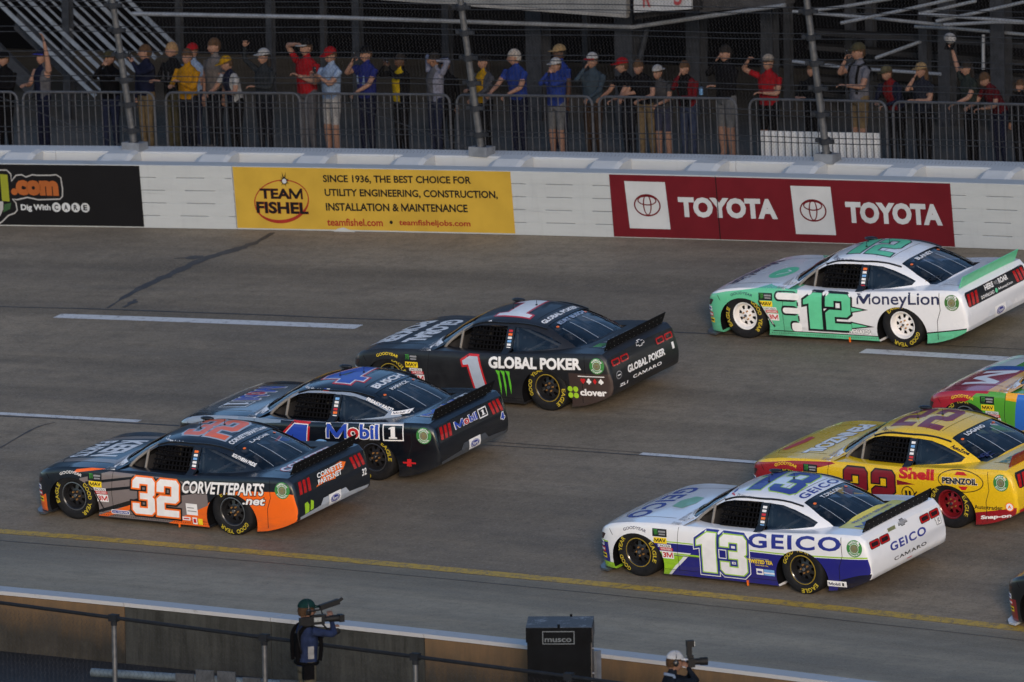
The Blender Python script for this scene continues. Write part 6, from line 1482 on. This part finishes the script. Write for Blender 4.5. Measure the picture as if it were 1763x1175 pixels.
# ---- the two cameramen beside the inside wall
def on_ground(px,py): return at_z(px,py,0.0)
vb=on_ground(530,1272); hd=math.atan2(CR.x*.9+CF.x*.35,-(CR.y*.9+CF.y*.35))
VBL=C_((50,62,96)); GRN=C_((28,62,62))
ob,inf=person('cameraman in a blue jacket with a video camera on his shoulder',vb,hd,1.78,VBL,C_((104,100,88)),sleeves='long',L=(.05,-.34,1.36),R_=(.10,-.30,1.52),cap=(GRN,GRN),headset=True,grp='camera operators by the inside wall',wide=1.1)
for sx in (-1,1):                                              # dark harness over the jacket
    q=MB(); q.tube(catmull([(sx*.13,-.135,1.02),(sx*.135,-.155,1.22),(sx*.12,-.12,1.40),(sx*.12,.02,1.47),(sx*.12,.13,1.38),(sx*.10,.155,1.20),(sx*.09,.15,1.02)],4),.028,6,BLK); q.obj('harness',parent=ob)
q=MB(); q.box((-.11,.115,1.06),(.11,.142,1.36),BLK); q.obj('harness_back',parent=ob)
q=MB(); q.box((-.205,-.03,1.06),(-.198,.05,1.22),WHT); q.obj('vest_label',parent=ob)
q=MB(); q.tube([(.17*math.cos(t)*1.12,.125*math.sin(t)*1.12,.99) for t in [k*math.pi/10 for k in range(21)]],.022,6,BLK); q.box((-.24,-.02,.80),(-.16,.12,.98),BLK); q.obj('belt_pouch',parent=ob)
BL=mat('camera_black',(.008,.008,.009),.6,spec=.2,var=.2,vscale=20)
vc=empty('video_camera',ob.matrix_world@Matrix.Translation((-.15,-.10,1.55))@Matrix.Scale(.70,4)); tag(vc,'black shoulder video camera carried by the man in the blue jacket','video camera')
q=MB(); q.box((-.055,-.13,-.085),(.055,.12,.085),BL); q.box((-.045,.12,-.10),(.045,.27,.06),BL); q.box((-.04,.27,-.08),(.04,.34,.05),BL); q.box((-.064,-.06,-.03),(-.055,.08,.05),CHROME); q.box((-.07,.0,-.02),(-.056,.02,.0),WHT); q.obj('body',parent=vc,smooth=30)
q=MB(); q.tube(catmull([(.0,.30,-.05),(-.06,.40,-.20),(-.04,.36,-.45),(.02,.30,-.60)],5),.012,6,BL); q.obj('cable',parent=vc)
q=MB(); q.tube([(-.02,.10,-.09),(-.02,.02,-.16),(-.02,-.02,-.30)],.02,8,BL); q.obj('shoulder_pad',parent=vc)
q=MB(); q.tube([(0,-.13,0),(0,-.22,0),(0,-.24,0),(0,-.42,0)],[.05,.05,.062,.066],14,BL); q.box((-.085,-.50,-.065),(.085,-.41,.065),BL); q.obj('lens',parent=vc,smooth=40)
q=MB(); q.tube([(0,.20,.10),(0,.20,.16),(0,-.08,.18),(0,-.10,.10)],.016,8,BL); q.obj('handle',parent=vc)
q=MB(); T=Matrix.Translation((.02,-.16,.24))@Matrix.Rotation(R(-14),4,'X'); q.box((-.05,-.28,-.05),(.05,.10,.045),BL,T); q.tube([T@Vector((0,-.28,0)),T@Vector((0,-.36,.03))],.03,8,BL); q.obj('microphone',parent=vc)
q=MB(); q.box((.06,-.20,-.02),(.16,-.05,.07),BL); q.tube([(.0,-.10,-.08),(.0,-.20,-.20),(.0,-.36,-.22)],.018,8,BL); q.ellip((0,-.38,-.24),(.045,.07,.06),BL,12,8); q.obj('viewfinder',parent=vc)
pb=on_ground(1150,1356); hd2=math.atan2(CR.x*.95+CF.x*.2,-(CR.y*.95+CF.y*.2))
ob,inf=person('photographer in a black jacket and pale cap aiming a flash camera to the right',pb,hd2,1.70,C_((30,36,46)),BLK,sleeves='long',L=(.06,-.32,1.52),R_=(.05,-.26,1.55),cap=(C_((206,208,214)),C_((206,208,214))),headset=True,grp='camera operators by the inside wall',wide=1.08,lean=8)
q=MB(); q.tube([(-.10,-.13,1.05),(-.13,-.13,1.25),(-.13,-.06,1.42),(-.12,.06,1.45)],.02,6,LTB); q.obj('strap',parent=ob)
hh=inf['head']; pc=empty('photo_camera',ob.matrix_world@Matrix.Translation((.0,-.30,1.56))); tag(pc,'black photo camera with an upright flash held by the photographer','camera')
q=MB(); q.box((-.07,-.05,-.06),(.07,.035,.05),BL); q.box((-.03,-.04,.05),(.03,.03,.085),BL); q.obj('body',parent=pc)
q=MB(); q.tube([(0,-.05,0),(0,-.12,0),(0,-.13,0),(0,-.22,0)],[.042,.042,.050,.052],14,BL); q.obj('lens',parent=pc,smooth=40)
q=MB(); q.box((-.03,-.02,.085),(.03,.04,.19),BL); q.box((-.038,-.05,.19),(.038,.045,.27),BL); q.box((-.034,-.056,.20),(.034,-.050,.26),mat('flash_white',(.6,.6,.58),.3,var=0)); q.obj('flash',parent=pc)
# ================================================================== settle the roots of things built in place
def settle(root,base):
    base=Vector(base); root.location=base
    for c_ in root.children: c_.location=c_.location-base
settle(pit,S(0,YN)); settle(barrier,wallp(0,0)); settle(outer,wallp(0,0,.75)); settle(fence,wallp(0,1.05,1.0)); settle(stand,gp(0,6)); settle(ff,(R0[3].x,R0[3].y,0)); settle(gpipe,(a.x,a.y,0) if False else (R0[2].x,R0[2].y+2,0))
